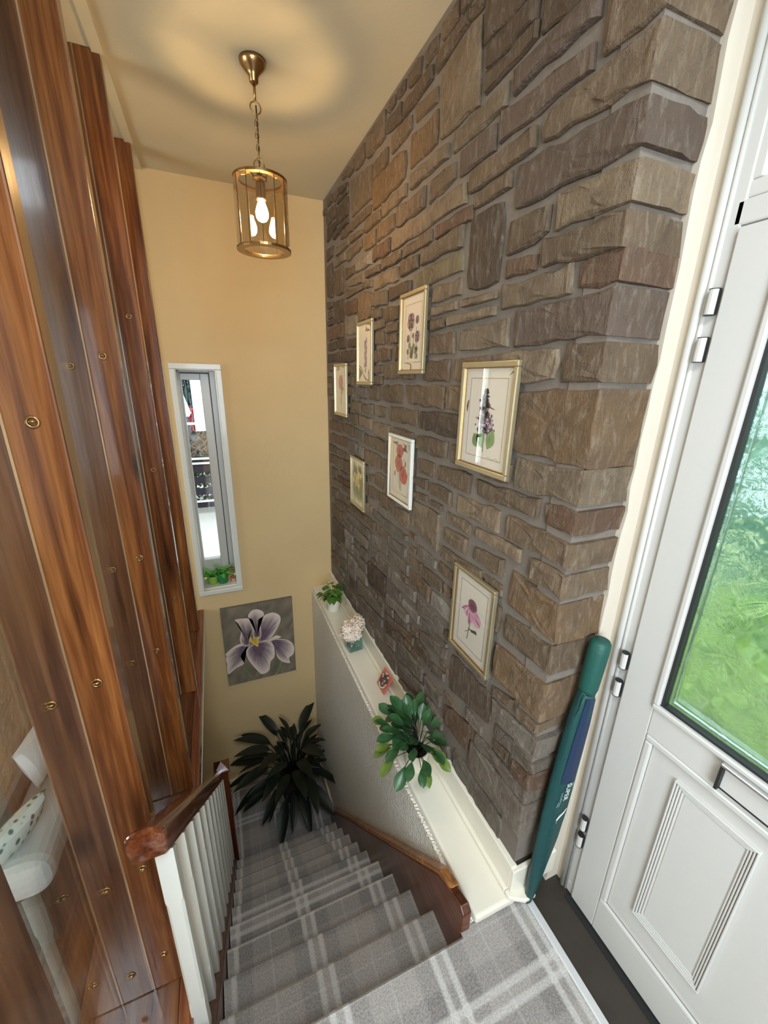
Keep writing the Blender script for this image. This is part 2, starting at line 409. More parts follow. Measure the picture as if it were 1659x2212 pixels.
def bars(L):
    m_ = MB()
    for q in L: m_.box(q[0], q[1], YF+q[4], YF+q[5], q[2], q[3])
    return m_
child('outer_frame', bars([(-.004, .034, .19, 1.738, .15, .21), (-.200, -.004, 1.722, 1.738, .15, .21), (-.200, -.004, .19, .226, .15, .21), (-.200, -.190, .19, 1.738, .15, .21)]), M['upvc'], w1, bevel=.003)
child('seal', bars([(-.0085, -.004, .226, 1.722, .148, .2), (-.19, -.004, 1.7165, 1.722, .148, .2), (-.19, -.004, .226, .231, .148, .2)]), M['black'], w1)
child('sash', bars([(-.064, -.0085, .231, 1.7165, .143, .20), (-.188, -.064, 1.674, 1.7165, .143, .20), (-.188, -.064, .231, .345, .143, .20), (-.190, -.182, .231, 1.7165, .143, .20)]), M['upvc'], w1, bevel=.005)
child('pane', box(-.185, -.060, YF+.17, YF+.176, .34, 1.678), M['glass'], w1)
child('window_sill', box(W1[0]+.008, W1[1]-.008, YF-.004, YF+.15, W1[2]-.0, W1[2]+.012), M['white'], w1, bevel=.003)
# lounge picture window with glazing bars
w2 = struct('window_2', frame_rect(MB(), W2[0], W2[1], W2[2], W2[3], .022, fy, .02, .10), M['upvc'], bevel=.004, fix=True)
mbb = MB()
for u in (-.545,): mbb.box(u-.009, u+.009, YF+.04, YF+.08, W2[2]+.02, W2[3]-.02)
for v in (.72, .98, 1.24, 1.48): mbb.box(W2[0]+.02, W2[1]-.02, YF+.042, YF+.078, v-.014, v+.014)
child('glazing_bars', mbb, M['upvc'], w2); child('pane', box(W2[0]+.01, W2[1]-.01, YF+.058, YF+.062, W2[2]+.01, W2[3]-.01), M['glass'], w2)
fb = lambda u, v, d: (u, -1.5 - d, v)
w3 = struct('window_3', frame_rect(MB(), W3[0], W3[1], W3[2], W3[3], .06, fb, .04, .12), M['upvc'], fix=True)
child('pane', box(W3[0]+.05, W3[1]-.05, -1.585, -1.58, W3[2]+.05, W3[3]-.05), M['glass'], w3)
fl = lambda u, v, d: (-3.6 - d, u, v)
w4 = struct('window_4', frame_rect(MB(), W4[0], W4[1], W4[2], W4[3], .06, fl, .03, .10), M['upvc'], fix=True)
child('pane', box(-3.67, -3.665, W4[0]+.05, W4[1]-.05, W4[2]+.05, W4[3]-.05), M['glass'], w4)

struct('baseboard_far', box(-1.6, .612, YF-.02, YF, ZL, ZL+.085), M['skirt'], bevel=.006)
struct('baseboard_right', box(.594, .612, 2.405, YF, ZL, ZL+.085), M['skirt'], bevel=.006)
wl_ = struct('wall_lower_right', box(.612, .80, .66, YF, ZL, .004), M['wallpaper'])

# ================================================================ STONE WALL
STONES = [('l',[1.46,2.623,1.251,2.65,1.24,2.444,1.456,2.458]),
 ('d',[1.235,2.682,1.03,2.652,1.023,2.561,1.229,2.565]),
 ('d',[1.222,2.561,1.014,2.555,1.012,2.498,1.221,2.506]),
 ('d',[1.216,2.495,1.009,2.494,1.009,2.464,1.214,2.455]),
 ('d',[1.002,2.553,0.88,2.537,0.873,2.442,0.995,2.462]),
 ('p',[1.082,2.434,0.826,2.443,0.822,2.394,1.082,2.392]),
 ('l',[1.372,2.432,1.108,2.434,1.106,2.383,1.371,2.382]),
 ('p',[1.131,2.373,0.82,2.351,0.82,2.309,1.129,2.308]),
 ('c',[0.803,2.437,0.686,2.406,0.678,2.316,0.8,2.315]),
 ('c',[0.95,2.29,0.681,2.292,0.677,2.226,0.949,2.241]),
 ('cp',[1.03,2.22,0.668,2.192,0.666,2.126,1.027,2.136]),
 ('cl',[0.87,2.11,0.661,2.097,0.661,2.039,0.873,2.046]),
 ('n',[1.257,2.288,0.972,2.285,0.971,2.238,1.256,2.238]),
 ('n',[1.219,2.224,1.056,2.223,1.055,2.191,1.217,2.193]),
 ('n',[1.657,2.633,1.493,2.611,1.492,2.574,1.658,2.588]),
 ('o',[1.691,2.563,1.484,2.548,1.481,2.458,1.693,2.463]),
 ('n',[1.874,2.632,1.682,2.629,1.681,2.584,1.874,2.579]),
 ('d',[1.937,2.712,1.786,2.712,1.783,2.652,1.936,2.672]),
 ('d',[1.766,2.688,1.531,2.692,1.531,2.655,1.765,2.646]),
 ('n',[1.507,2.691,1.318,2.693,1.319,2.667,1.506,2.653]),
 ('n',[1.321,2.696,1.248,2.691,1.246,2.662,1.316,2.668]),
 ('l',[1.677,2.435,1.393,2.423,1.392,2.387,1.677,2.393]),
 ('p',[1.326,2.364,1.141,2.366,1.139,2.303,1.324,2.307]),
 ('n',[1.518,2.365,1.347,2.359,1.345,2.311,1.517,2.298]),
 ('l',[1.971,2.434,1.713,2.426,1.711,2.388,1.971,2.388]),
 ('o',[2.077,2.558,1.729,2.544,1.732,2.456,2.076,2.446]),
 ('n',[1.803,2.368,1.544,2.36,1.545,2.3,1.805,2.301]),
 ('l',[1.847,2.285,1.273,2.28,1.27,2.228,1.852,2.229]),
 ('r',[1.458,2.208,1.226,2.204,1.224,2.169,1.454,2.176]),
 ('n',[1.731,2.21,1.484,2.21,1.482,2.175,1.729,2.176]),
 ('l',[1.569,2.162,1.271,2.164,1.268,2.11,1.565,2.118]),
 ('n',[1.746,2.16,1.587,2.159,1.584,2.113,1.746,2.109]),
 ('y',[1.621,2.093,1.266,2.096,1.264,2.039,1.617,2.032]),
 ('k',[1.235,2.167,1.078,2.169,1.072,1.966,1.228,1.973]),
 ('l',[1.462,2.02,1.262,2.018,1.262,1.97,1.462,1.969]),
 ('l',[2.408,2.676,2.101,2.634,2.099,2.504,2.406,2.517]),
 ('n',[2.081,2.622,1.908,2.618,1.907,2.567,2.079,2.567]),
 ('d',[2.622,2.723,2.468,2.694,2.467,2.679,2.621,2.692]),
 ('d',[2.666,2.67,2.467,2.672,2.469,2.648,2.674,2.661]),
 ('k',[2.684,2.641,2.464,2.632,2.462,2.548,2.686,2.558]),
 ('d',[2.911,2.683,2.723,2.68,2.721,2.61,2.914,2.613]),
 ('k',[2.902,2.601,2.702,2.588,2.694,2.558,2.913,2.528]),
 ('d',[2.752,2.527,2.47,2.532,2.47,2.515,2.751,2.504]),
 ('n',[2.614,2.501,2.384,2.495,2.381,2.452,2.614,2.464]),
 ('n',[2.367,2.497,2.113,2.484,2.116,2.451,2.366,2.453]),
 ('n',[2.421,2.429,2.228,2.413,2.23,2.397,2.423,2.403]),
 ('n',[2.194,2.433,1.989,2.426,1.988,2.391,2.194,2.386]),
 ('l',[2.695,2.443,2.447,2.421,2.45,2.403,2.708,2.408]),
 ('l',[2.477,2.377,2.241,2.378,2.241,2.341,2.481,2.323]),
 ('l',[2.737,2.402,2.514,2.379,2.514,2.348,2.743,2.348]),
 ('d',[2.93,2.491,2.776,2.481,2.784,2.421,2.932,2.426]),
 ('o',[2.193,2.375,2.046,2.37,2.045,2.304,2.193,2.311]),
 ('n',[2.029,2.372,1.83,2.36,1.829,2.312,2.028,2.306]),
 ('w',[2.329,2.284,2.089,2.284,2.089,2.237,2.332,2.246]),
 ('r',[2.071,2.291,1.87,2.283,1.869,2.232,2.071,2.236]),
 ('n',[1.953,2.212,1.745,2.211,1.746,2.177,1.953,2.178]),
 ('d',[2.923,2.388,2.807,2.396,2.803,2.197,2.911,2.209]),
 ('n',[2.751,2.33,2.574,2.327,2.571,2.182,2.758,2.2]),
 ('n',[2.521,2.3,2.359,2.284,2.359,2.246,2.523,2.243]),
 ('l',[2.465,2.219,2.201,2.218,2.206,2.178,2.462,2.2]),
 ('l',[2.52,2.221,2.475,2.218,2.477,2.188,2.518,2.192]),
 ('n',[2.166,2.217,1.975,2.205,1.975,2.18,2.166,2.187]),
 ('l',[2.053,2.168,1.765,2.156,1.768,2.107,2.055,2.111]),
 ('n',[2.173,2.173,2.086,2.161,2.086,2.137,2.173,2.144]),
 ('n',[2.528,2.183,2.203,2.16,2.203,2.149,2.528,2.147]),
 ('d',[2.766,2.171,2.569,2.158,2.569,2.025,2.765,2.037]),
 ('d',[2.92,2.185,2.793,2.175,2.796,2.141,2.919,2.139]),
 ('d',[2.921,2.127,2.783,2.124,2.784,2.083,2.922,2.084]),
 ('r',[2.53,2.123,2.32,2.118,2.318,2.046,2.531,2.059]),
 ('o',[2.287,2.13,2.104,2.117,2.101,1.998,2.287,2]),
 ('l',[2.084,2.104,1.878,2.089,1.877,2.032,2.083,2.041]),
 ('d',[1.862,2.089,1.644,2.083,1.642,2.044,1.86,2.039]),
 ('n',[2.082,2.03,1.955,2.02,1.955,1.981,2.081,1.987]),
 ('n',[1.942,2.014,1.758,2.009,1.758,1.954,1.944,1.954]),
 ('w',[2.532,2.04,2.323,2.038,2.329,1.943,2.531,1.949]),
 ('r',[2.932,2.019,2.565,2.016,2.566,1.946,2.934,1.95]),
 ('d',[2.917,2.071,2.787,2.066,2.787,2.039,2.923,2.038]),
 ('n',[2.038,1.975,1.914,1.97,1.913,1.94,2.037,1.934]),
 ('n',[1.9,1.941,1.762,1.943,1.761,1.904,1.899,1.906]),
 ('n',[2.034,1.926,1.917,1.925,1.916,1.861,2.038,1.863]),
 ('n',[1.903,1.896,1.841,1.897,1.838,1.856,1.903,1.858]),
 ('n',[1.827,1.894,1.758,1.896,1.757,1.855,1.826,1.856]),
 ('d',[2.93,1.93,2.74,1.93,2.739,1.887,2.936,1.883]),
 ('d',[2.714,1.934,2.54,1.93,2.539,1.882,2.718,1.883]),
 ('d',[2.501,1.924,2.344,1.926,2.344,1.876,2.502,1.877]),
 ('k',[2.948,1.86,2.631,1.861,2.632,1.81,2.952,1.807]),
 ('k',[2.607,1.86,2.345,1.863,2.345,1.796,2.606,1.804]),
 ('n',[2.05,1.844,1.994,1.841,1.995,1.786,2.051,1.785]),
 ('n',[1.981,1.841,1.835,1.84,1.83,1.787,1.984,1.788]),
 ('n',[1.808,1.84,1.755,1.841,1.755,1.787,1.805,1.786]),
 ('l',[1.457,1.955,1.283,1.949,1.282,1.93,1.459,1.929]),
 ('l',[1.251,1.948,1.071,1.945,1.068,1.929,1.248,1.931]),
 ('n',[1.458,1.913,1.359,1.91,1.358,1.88,1.457,1.874]),
 ('l',[1.337,1.908,1.067,1.907,1.067,1.884,1.335,1.882]),
 ('n',[1.461,1.856,1.279,1.858,1.277,1.791,1.462,1.792]),
 ('l',[1.253,1.858,1.003,1.868,0.999,1.802,1.253,1.794]),
 ('n',[1.497,1.766,1.298,1.77,1.297,1.701,1.509,1.704]),
 ('n',[1.272,1.774,1.068,1.779,1.064,1.715,1.273,1.701]),
 ('n',[1.045,2.108,0.895,2.095,0.895,2.041,1.04,2.027]),
 ('r',[1.042,2.016,0.921,2.005,0.921,1.973,1.043,1.974]),
 ('c',[0.902,2.023,0.659,2.018,0.658,1.967,0.899,1.974]),
 ('l',[1.047,1.952,0.791,1.956,0.789,1.9,1.045,1.892]),
 ('cr',[0.773,1.953,0.662,1.956,0.662,1.903,0.772,1.904]),
 ('cp',[0.978,1.879,0.662,1.883,0.662,1.805,0.976,1.801]),
 ('l',[1.044,1.778,0.808,1.783,0.804,1.707,1.041,1.7]),
 ('c',[0.783,1.783,0.663,1.782,0.666,1.709,0.782,1.708]),
 ('co',[0.94,1.674,0.672,1.685,0.668,1.519,0.929,1.519]),
 ('cl',[0.908,1.491,0.661,1.502,0.664,1.426,0.907,1.419]),
 ('n',[1.083,1.391,0.794,1.402,0.794,1.35,1.082,1.343]),
 ('cr',[0.773,1.399,0.663,1.405,0.662,1.346,0.77,1.349]),
 ('c',[0.919,1.319,0.659,1.32,0.657,1.262,0.918,1.263]),
 ('l',[1.062,1.235,0.837,1.239,0.837,1.198,1.063,1.205]),
 ('c',[0.797,1.235,0.656,1.237,0.656,1.181,0.794,1.178]),
 ('co',[0.866,1.161,0.669,1.142,0.668,1.044,0.864,1.049]),
 ('c',[0.871,1.006,0.646,1.018,0.643,0.946,0.87,0.93]),
 ('co',[0.894,0.878,0.645,0.894,0.646,0.782,0.894,0.763]),
 ('n',[1.519,1.389,1.365,1.396,1.365,1.329,1.519,1.328]),
 ('n',[1.334,1.394,1.116,1.401,1.114,1.338,1.335,1.338]),
 ('n',[1.537,1.302,1.418,1.312,1.417,1.273,1.535,1.27]),
 ('n',[1.394,1.306,1.227,1.312,1.226,1.261,1.392,1.267]),
 ('n',[1.53,1.233,1.412,1.245,1.411,1.224,1.53,1.215]),
 ('n',[1.384,1.239,1.289,1.24,1.289,1.219,1.385,1.221]),
 ('l',[1.199,1.309,0.944,1.322,0.942,1.254,1.198,1.25]),
 ('n',[1.253,1.228,1.086,1.233,1.09,1.19,1.253,1.197]),
 ('l',[1.527,1.194,1.297,1.198,1.302,1.039,1.534,1.086]),
 ('n',[1.258,1.164,1.103,1.169,1.103,1.112,1.258,1.112]),
 ('n',[1.272,1.078,1.005,1.09,1.003,1.043,1.271,1.035]),
 ('n',[1.066,1.165,0.899,1.176,0.898,1.117,1.065,1.122]),
 ('l',[1.725,1.112,1.581,1.125,1.578,1.035,1.725,1.035]),
 ('n',[2.481,1.775,2.355,1.775,2.357,1.734,2.483,1.735]),
 ('n',[2.481,1.717,2.362,1.717,2.365,1.67,2.486,1.665]),
 ('n',[2.057,1.769,1.925,1.768,1.927,1.731,2.06,1.73]),
 ('n',[2.063,1.717,1.924,1.717,1.929,1.682,2.065,1.67]),
 ('n',[1.896,1.767,1.58,1.767,1.581,1.707,1.892,1.708]),
 ('n',[2.493,1.659,2.369,1.657,2.369,1.604,2.493,1.601]),
 ('g',[2.33,1.659,2.154,1.66,2.152,1.6,2.329,1.598]),
 ('n',[2.116,1.664,1.961,1.67,1.954,1.603,2.115,1.599]),
 ('n',[1.929,1.673,1.698,1.677,1.689,1.607,1.928,1.601]),
 ('l',[2.415,1.577,2.244,1.576,2.24,1.527,2.412,1.526]),
 ('l',[2.209,1.568,2.044,1.572,2.042,1.521,2.21,1.523]),
 ('l',[2.022,1.576,1.863,1.576,1.859,1.524,2.02,1.518]),
 ('n',[1.827,1.58,1.54,1.582,1.535,1.52,1.825,1.52]),
 ('n',[2.433,1.503,2.291,1.506,2.291,1.442,2.427,1.441]),
 ('l',[2.265,1.502,2.049,1.5,2.051,1.444,2.262,1.447]),
 ('l',[2.031,1.494,1.811,1.485,1.831,1.421,2.034,1.424]),
 ('n',[1.77,1.49,1.566,1.485,1.566,1.454,1.771,1.456]),
 ('r',[2.94,1.418,2.627,1.42,2.628,1.354,2.939,1.349]),
 ('n',[2.596,1.426,2.375,1.425,2.378,1.363,2.595,1.371]),
 ('g',[2.362,1.423,2.197,1.413,2.197,1.35,2.362,1.363]),
 ('n',[2.172,1.407,1.853,1.405,1.852,1.345,2.171,1.348]),
 ('r',[2.933,1.32,2.51,1.336,2.509,1.279,2.933,1.261]),
 ('g',[2.482,1.334,2.297,1.333,2.299,1.268,2.484,1.262]),
 ('w',[2.282,1.329,2.188,1.329,2.192,1.257,2.282,1.262]),
 ('n',[2.168,1.322,1.929,1.316,1.926,1.259,2.164,1.243]),
 ('n',[2.759,1.233,2.506,1.234,2.491,1.199,2.76,1.2]),
 ('d',[2.942,1.242,2.776,1.234,2.781,1.196,2.944,1.188]),
 ('n',[2.798,1.175,2.45,1.191,2.454,1.126,2.795,1.103]),
 ('n',[2.942,1.163,2.818,1.172,2.815,1.115,2.943,1.104]),
 ('n',[1.906,1.315,1.828,1.316,1.827,1.248,1.907,1.254]),
 ('n',[1.646,1.677,1.324,1.684,1.322,1.606,1.622,1.605]),
 ('n',[1.301,1.68,1.137,1.68,1.133,1.598,1.304,1.606]),
 ('k',[1.51,1.583,1.152,1.583,1.148,1.508,1.51,1.516]),
 ('n',[1.539,1.483,1.281,1.487,1.28,1.424,1.539,1.426]),
 ('n',[1.255,1.485,1.137,1.482,1.133,1.415,1.257,1.422]),
 ('n',[2.112,1.192,2.015,1.201,2.015,1.157,2.112,1.154]),
 ('n',[2.009,1.219,1.841,1.23,1.84,1.144,2.008,1.154]),
 ('n',[2.111,1.121,1.953,1.128,1.952,1.079,2.11,1.05]),
 ('n',[1.932,1.129,1.745,1.133,1.747,1.063,1.935,1.068]),
 ('g',[1.97,1.051,1.84,1.049,1.841,1.009,1.969,1.014]),
 ('l',[2.166,1.004,2.046,1.012,2.047,0.957,2.171,0.944]),
 ('g',[2.029,1,1.842,0.998,1.836,0.959,2.029,0.959]),
 ('n',[2.191,0.917,1.987,0.931,1.989,0.882,2.191,0.878]),
 ('g',[1.971,0.93,1.778,0.929,1.777,0.886,1.971,0.884]),
 ('g',[1.817,1.002,1.581,1.004,1.582,0.981,1.817,0.969]),
 ('g',[1.761,0.926,1.592,0.936,1.591,0.897,1.76,0.888]),
 ('g',[2.29,0.845,2.07,0.848,2.072,0.802,2.29,0.803]),
 ('g',[2.053,0.848,1.81,0.853,1.812,0.806,2.052,0.799]),
 ('g',[2.088,0.763,1.938,0.774,1.937,0.71,2.087,0.723]),
 ('n',[2.938,0.781,2.696,0.784,2.697,0.708,2.94,0.693]),
 ('k',[2.918,0.676,2.609,0.688,2.618,0.556,2.931,0.507]),
 ('s',[2.583,0.689,2.406,0.703,2.413,0.638,2.588,0.631]),
 ('s',[2.582,0.621,2.401,0.632,2.401,0.568,2.583,0.545]),
 ('s',[2.372,0.637,2.276,0.64,2.279,0.568,2.373,0.567]),
 ('g',[2.386,0.775,2.111,0.782,2.11,0.725,2.383,0.716]),
 ('n',[2.914,0.914,2.744,0.93,2.745,0.883,2.915,0.864]),
 ('r',[2.727,1.044,2.456,1.058,2.463,1.024,2.727,1.005]),
 ('n',[2.908,0.984,2.648,1.01,2.645,0.972,2.91,0.935]),
 ('n',[2.627,1.009,2.451,1.017,2.451,0.975,2.624,0.961]),
 ('n',[2.819,0.849,2.559,0.873,2.567,0.821,2.82,0.814]),
 ('n',[2.73,0.919,2.571,0.924,2.572,0.886,2.727,0.882]),
 ('g',[2.554,0.834,2.302,0.842,2.305,0.803,2.554,0.789]),
 ('n',[2.453,0.914,2.207,0.918,2.207,0.884,2.453,0.871]),
 ('g',[2.927,0.463,2.723,0.468,2.724,0.416,2.933,0.395]),
 ('g',[2.698,0.5,2.582,0.511,2.579,0.459,2.699,0.441]),
 ('n',[2.879,0.393,2.736,0.399,2.742,0.32,2.881,0.308]),
 ('g',[2.705,0.415,2.547,0.426,2.548,0.364,2.706,0.346]),
 ('s',[2.499,0.526,2.321,0.531,2.321,0.471,2.512,0.451]),
 ('g',[2.27,0.61,2.125,0.614,2.122,0.554,2.266,0.547]),
 ('s',[2.305,0.523,2.118,0.528,2.117,0.463,2.308,0.455]),
 ('k',[2.097,0.654,1.83,0.671,1.835,0.54,2.099,0.504]),
 ('s',[2.528,0.444,2.348,0.462,2.356,0.38,2.532,0.385]),
 ('g',[2.309,0.427,1.851,0.461,1.852,0.403,2.305,0.339]),
 ('k',[2.481,0.374,2.339,0.39,2.335,0.323,2.481,0.298]),
 ('g',[2.296,0.317,1.859,0.386,1.858,0.331,2.289,0.262]),
 ('g',[1.795,0.857,1.549,0.861,1.549,0.815,1.794,0.799]),
 ('n',[1.536,0.856,1.346,0.865,1.349,0.783,1.534,0.789]),
 ('g',[1.474,1.006,1.302,1.003,1.302,0.961,1.474,0.956]),
 ('n',[1.564,0.922,1.42,0.929,1.421,0.891,1.563,0.889]),
 ('n',[1.41,0.928,1.243,0.933,1.243,0.887,1.408,0.88]),
 ('s',[1.752,0.751,1.477,0.761,1.475,0.709,1.753,0.694]),
 ('s',[1.331,0.857,1.176,0.858,1.172,0.782,1.328,0.783]),
 ('n',[1.291,1.008,1.182,1.009,1.181,0.965,1.29,0.962]),
 ('n',[1.231,0.934,1.18,0.931,1.179,0.893,1.229,0.891]),
 ('g',[1.457,0.757,1.216,0.752,1.216,0.708,1.454,0.691]),
 ('g',[1.819,0.657,1.632,0.67,1.633,0.625,1.82,0.615]),
 ('s',[1.614,0.653,1.425,0.667,1.426,0.621,1.615,0.624]),
 ('s',[1.81,0.578,1.532,0.608,1.532,0.559,1.807,0.536]),
 ('g',[1.407,0.668,1.183,0.678,1.181,0.64,1.407,0.632]),
 ('g',[1.688,0.538,1.521,0.561,1.52,0.525,1.689,0.496]),
 ('k',[1.199,0.744,1.17,0.746,1.168,0.705,1.197,0.699]),
 ('g',[1.816,0.522,1.705,0.533,1.704,0.494,1.815,0.481]),
 ('n',[1.685,0.49,1.464,0.522,1.463,0.482,1.68,0.464]),
 ('g',[1.81,0.462,1.658,0.479,1.624,0.477,1.814,0.418]),
 ('k',[1.816,0.394,1.696,0.415,1.696,0.375,1.815,0.352]),
 ('g',[1.813,0.34,1.675,0.354,1.669,0.299,1.812,0.278]),
 ('d',[1.438,0.537,1.316,0.527,1.316,0.477,1.436,0.488]),
 ('g',[1.41,0.603,1.17,0.661,1.177,0.612,1.405,0.557]),
 ('k',[1.144,0.668,0.874,0.673,0.867,0.559,1.143,0.5]),
 ('g',[1.636,0.396,1.359,0.427,1.363,0.353,1.633,0.299]),
 ('g',[1.305,0.512,1.174,0.538,1.174,0.497,1.307,0.463]),
 ('r',[1.159,0.394,0.978,0.46,0.983,0.331,1.152,0.313]),
 ('n',[0.891,0.718,0.781,0.748,0.782,0.711,0.888,0.678]),
 ('cn',[0.765,0.739,0.638,0.751,0.638,0.733,0.764,0.707]),
 ('cg',[0.881,0.665,0.637,0.704,0.637,0.643,0.879,0.621]),
 ('cg',[0.856,0.587,0.654,0.607,0.654,0.572,0.853,0.543]),
 ('d',[0.845,0.53,0.772,0.541,0.771,0.501,0.846,0.489]),
 ('cr',[0.757,0.539,0.651,0.568,0.648,0.503,0.755,0.496]),
 ('cg',[0.939,0.456,0.65,0.492,0.65,0.45,0.941,0.427]),
 ('cg',[0.96,0.401,0.646,0.435,0.647,0.298,0.962,0.283]),
 ('g',[1.626,0.27,1.353,0.337,1.354,0.253,1.624,0.185]),
 ('g',[1.068,0.258,0.752,0.258,0.752,0.132,1.068,0.132]),
 ('g',[1.968,0.258,1.652,0.258,1.652,0.132,1.968,0.132]),
 ('g',[2.628,0.258,2.312,0.258,2.312,0.132,2.628,0.132]),
 ('g',[2.968,0.258,2.652,0.258,2.652,0.132,2.968,0.132]),
 ('n',[2.919,1.558,2.603,1.558,2.603,1.432,2.919,1.432]),
 ('n',[2.839,1.718,2.523,1.718,2.523,1.592,2.839,1.592]),
 ('g',[1.311,0.218,1.095,0.218,1.095,0.132,1.311,0.132]),
 ('g',[2.211,0.218,1.995,0.218,1.995,0.132,2.211,0.132]),
 ('g',[1.128,0.778,0.912,0.778,0.912,0.692,1.128,0.692]),
 ('g',[1.134,0.898,0.918,0.898,0.918,0.812,1.134,0.812]),
 ('n',[1.105,1.018,0.889,1.018,0.889,0.932,1.105,0.932]),
 ('n',[2.405,1.018,2.189,1.018,2.189,0.932,2.405,0.932]),
 ('n',[2.345,1.138,2.129,1.138,2.129,1.052,2.345,1.052]),
 ('n',[1.761,1.238,1.545,1.238,1.545,1.152,1.761,1.152]),
 ('n',[1.767,1.358,1.551,1.358,1.551,1.272,1.767,1.272]),
 ('n',[2.296,1.778,2.08,1.778,2.08,1.692,2.296,1.692]),
 ('n',[1.697,1.878,1.481,1.878,1.481,1.792,1.697,1.792]),
 ('n',[2.29,1.898,2.074,1.898,2.074,1.812,2.29,1.812]),
 ('n',[1.691,1.998,1.475,1.998,1.475,1.912,1.691,1.912]),
 ('nx',[0.938,2.698,0.722,2.698,0.722,2.612,0.938,2.612]),
 ('n',[2.166,2.758,1.95,2.758,1.95,2.672,2.166,2.672]),
 ('g',[1.488,0.193,1.342,0.193,1.342,0.132,1.488,0.132]),
 ('g',[1.309,0.313,1.163,0.313,1.163,0.252,1.309,0.252]),
 ('g',[1.333,0.413,1.187,0.413,1.187,0.352,1.333,0.352]),
 ('g',[2.259,0.693,2.113,0.693,2.113,0.632,2.259,0.632]),
 ('g',[1.924,0.753,1.778,0.753,1.778,0.692,1.924,0.692]),
 ('g',[2.574,0.773,2.428,0.773,2.428,0.712,2.574,0.712]),
 ('n',[2.9,1.073,2.754,1.073,2.754,1.012,2.9,1.012]),
 ('n',[2.286,1.233,2.14,1.233,2.14,1.172,2.286,1.172]),
 ('n',[1.066,1.473,0.92,1.473,0.92,1.412,1.066,1.412]),
 ('n',[1.107,1.573,0.961,1.573,0.961,1.512,1.107,1.512]),
 ('n',[1.106,1.673,0.96,1.673,0.96,1.612,1.106,1.612]),
 ('nx',[1.11,2.753,0.964,2.753,0.964,2.692,1.11,2.692]),
 ('n',[2.34,2.753,2.194,2.753,2.194,2.692,2.34,2.692]),
 ('g',[1.607,0.173,1.511,0.173,1.511,0.132,1.607,0.132]),
 ('g',[2.591,0.333,2.495,0.333,2.495,0.292,2.591,0.292]),
 ('g',[2.711,0.333,2.615,0.333,2.615,0.292,2.711,0.292]),
 ('g',[1.009,0.513,0.913,0.513,0.913,0.472,1.009,0.472]),
 ('g',[1.929,0.513,1.833,0.513,1.833,0.472,1.929,0.472]),
 ('g',[2.382,0.693,2.286,0.693,2.286,0.652,2.382,0.652]),
 ('g',[2.938,0.853,2.842,0.853,2.842,0.812,2.938,0.812]),
 ('n',[0.991,1.093,0.895,1.093,0.895,1.052,0.991,1.052]),
 ('n',[2.481,1.113,2.385,1.113,2.385,1.072,2.481,1.072]),
 ('n',[2.421,1.213,2.325,1.213,2.325,1.172,2.421,1.172]),
 ('n',[1.664,1.433,1.568,1.433,1.568,1.392,1.664,1.392]),
 ('n',[1.784,1.433,1.688,1.433,1.688,1.392,1.784,1.392]),
 ('n',[2.548,1.493,2.452,1.493,2.452,1.452,2.548,1.452]),
 ('n',[2.962,1.633,2.866,1.633,2.866,1.592,2.962,1.592]),
 ('n',[2.959,1.713,2.863,1.713,2.863,1.672,2.959,1.672]),
 ('n',[2.704,1.793,2.608,1.793,2.608,1.752,2.704,1.752]),
 ('n',[2.824,1.793,2.728,1.793,2.728,1.752,2.824,1.752]),
 ('n',[2.944,1.793,2.848,1.793,2.848,1.752,2.944,1.752]),
 ('n',[2.159,1.973,2.063,1.973,2.063,1.932,2.159,1.932]),
 ('n',[2.279,1.973,2.183,1.973,2.183,1.932,2.279,1.932]),
 ('nx',[0.819,2.513,0.723,2.513,0.723,2.472,0.819,2.472]),
 ('n',[2.742,2.733,2.646,2.733,2.646,2.692,2.742,2.692]),
 ('nx',[1.24,2.753,1.144,2.753,1.144,2.712,1.24,2.712]),
 ('nx',[1.36,2.753,1.264,2.753,1.264,2.712,1.36,2.712]),
 ('n',[1.48,2.753,1.384,2.753,1.384,2.712,1.48,2.712]),
 ('n',[1.6,2.753,1.504,2.753,1.504,2.712,1.6,2.712]),
 ('n',[1.72,2.753,1.624,2.753,1.624,2.712,1.72,2.712]),
 ('nx',[2.46,2.753,2.364,2.753,2.364,2.712,2.46,2.712]),
 ('nx',[2.88,2.753,2.784,2.753,2.784,2.712,2.88,2.712]),
 ('gx',[2.075,0.278,2.009,0.278,2.009,0.252,2.075,0.252]),
 ('gx',[2.964,0.318,2.898,0.318,2.898,0.292,2.964,0.292]),
 ('gx',[2.969,0.378,2.903,0.378,2.903,0.352,2.969,0.352]),
 ('gx',[1.66,0.438,1.594,0.438,1.594,0.412,1.66,0.412]),
 ('gx',[1.165,0.458,1.099,0.458,1.099,0.432,1.165,0.432]),
 ('gx',[1.475,0.458,1.409,0.458,1.409,0.432,1.475,0.432]),
 ('gx',[1.565,0.458,1.499,0.458,1.499,0.432,1.565,0.432]),
 ('gx',[2.018,0.498,1.952,0.498,1.952,0.472,2.018,0.472]),
 ('gx',[2.793,0.518,2.727,0.518,2.727,0.492,2.793,0.492]),
 ('gx',[1.222,0.578,1.156,0.578,1.156,0.552,1.222,0.552]),
 ('gx',[1.492,0.578,1.426,0.578,1.426,0.552,1.492,0.552]),
 ('gx',[2.047,0.698,1.981,0.698,1.981,0.672,2.047,0.672]),
 ('gx',[2.663,0.738,2.597,0.738,2.597,0.712,2.663,0.712]),
 ('gx',[1.624,0.798,1.558,0.798,1.558,0.772,1.624,0.772]),
 ('gx',[2.674,0.798,2.608,0.798,2.608,0.772,2.674,0.772]),
 ('gx',[2.534,0.878,2.468,0.878,2.468,0.852,2.534,0.852]),
 ('nx',[2.542,0.938,2.476,0.938,2.476,0.912,2.542,0.912]),
 ('nx',[1.553,0.978,1.487,0.978,1.487,0.952,1.553,0.952]),
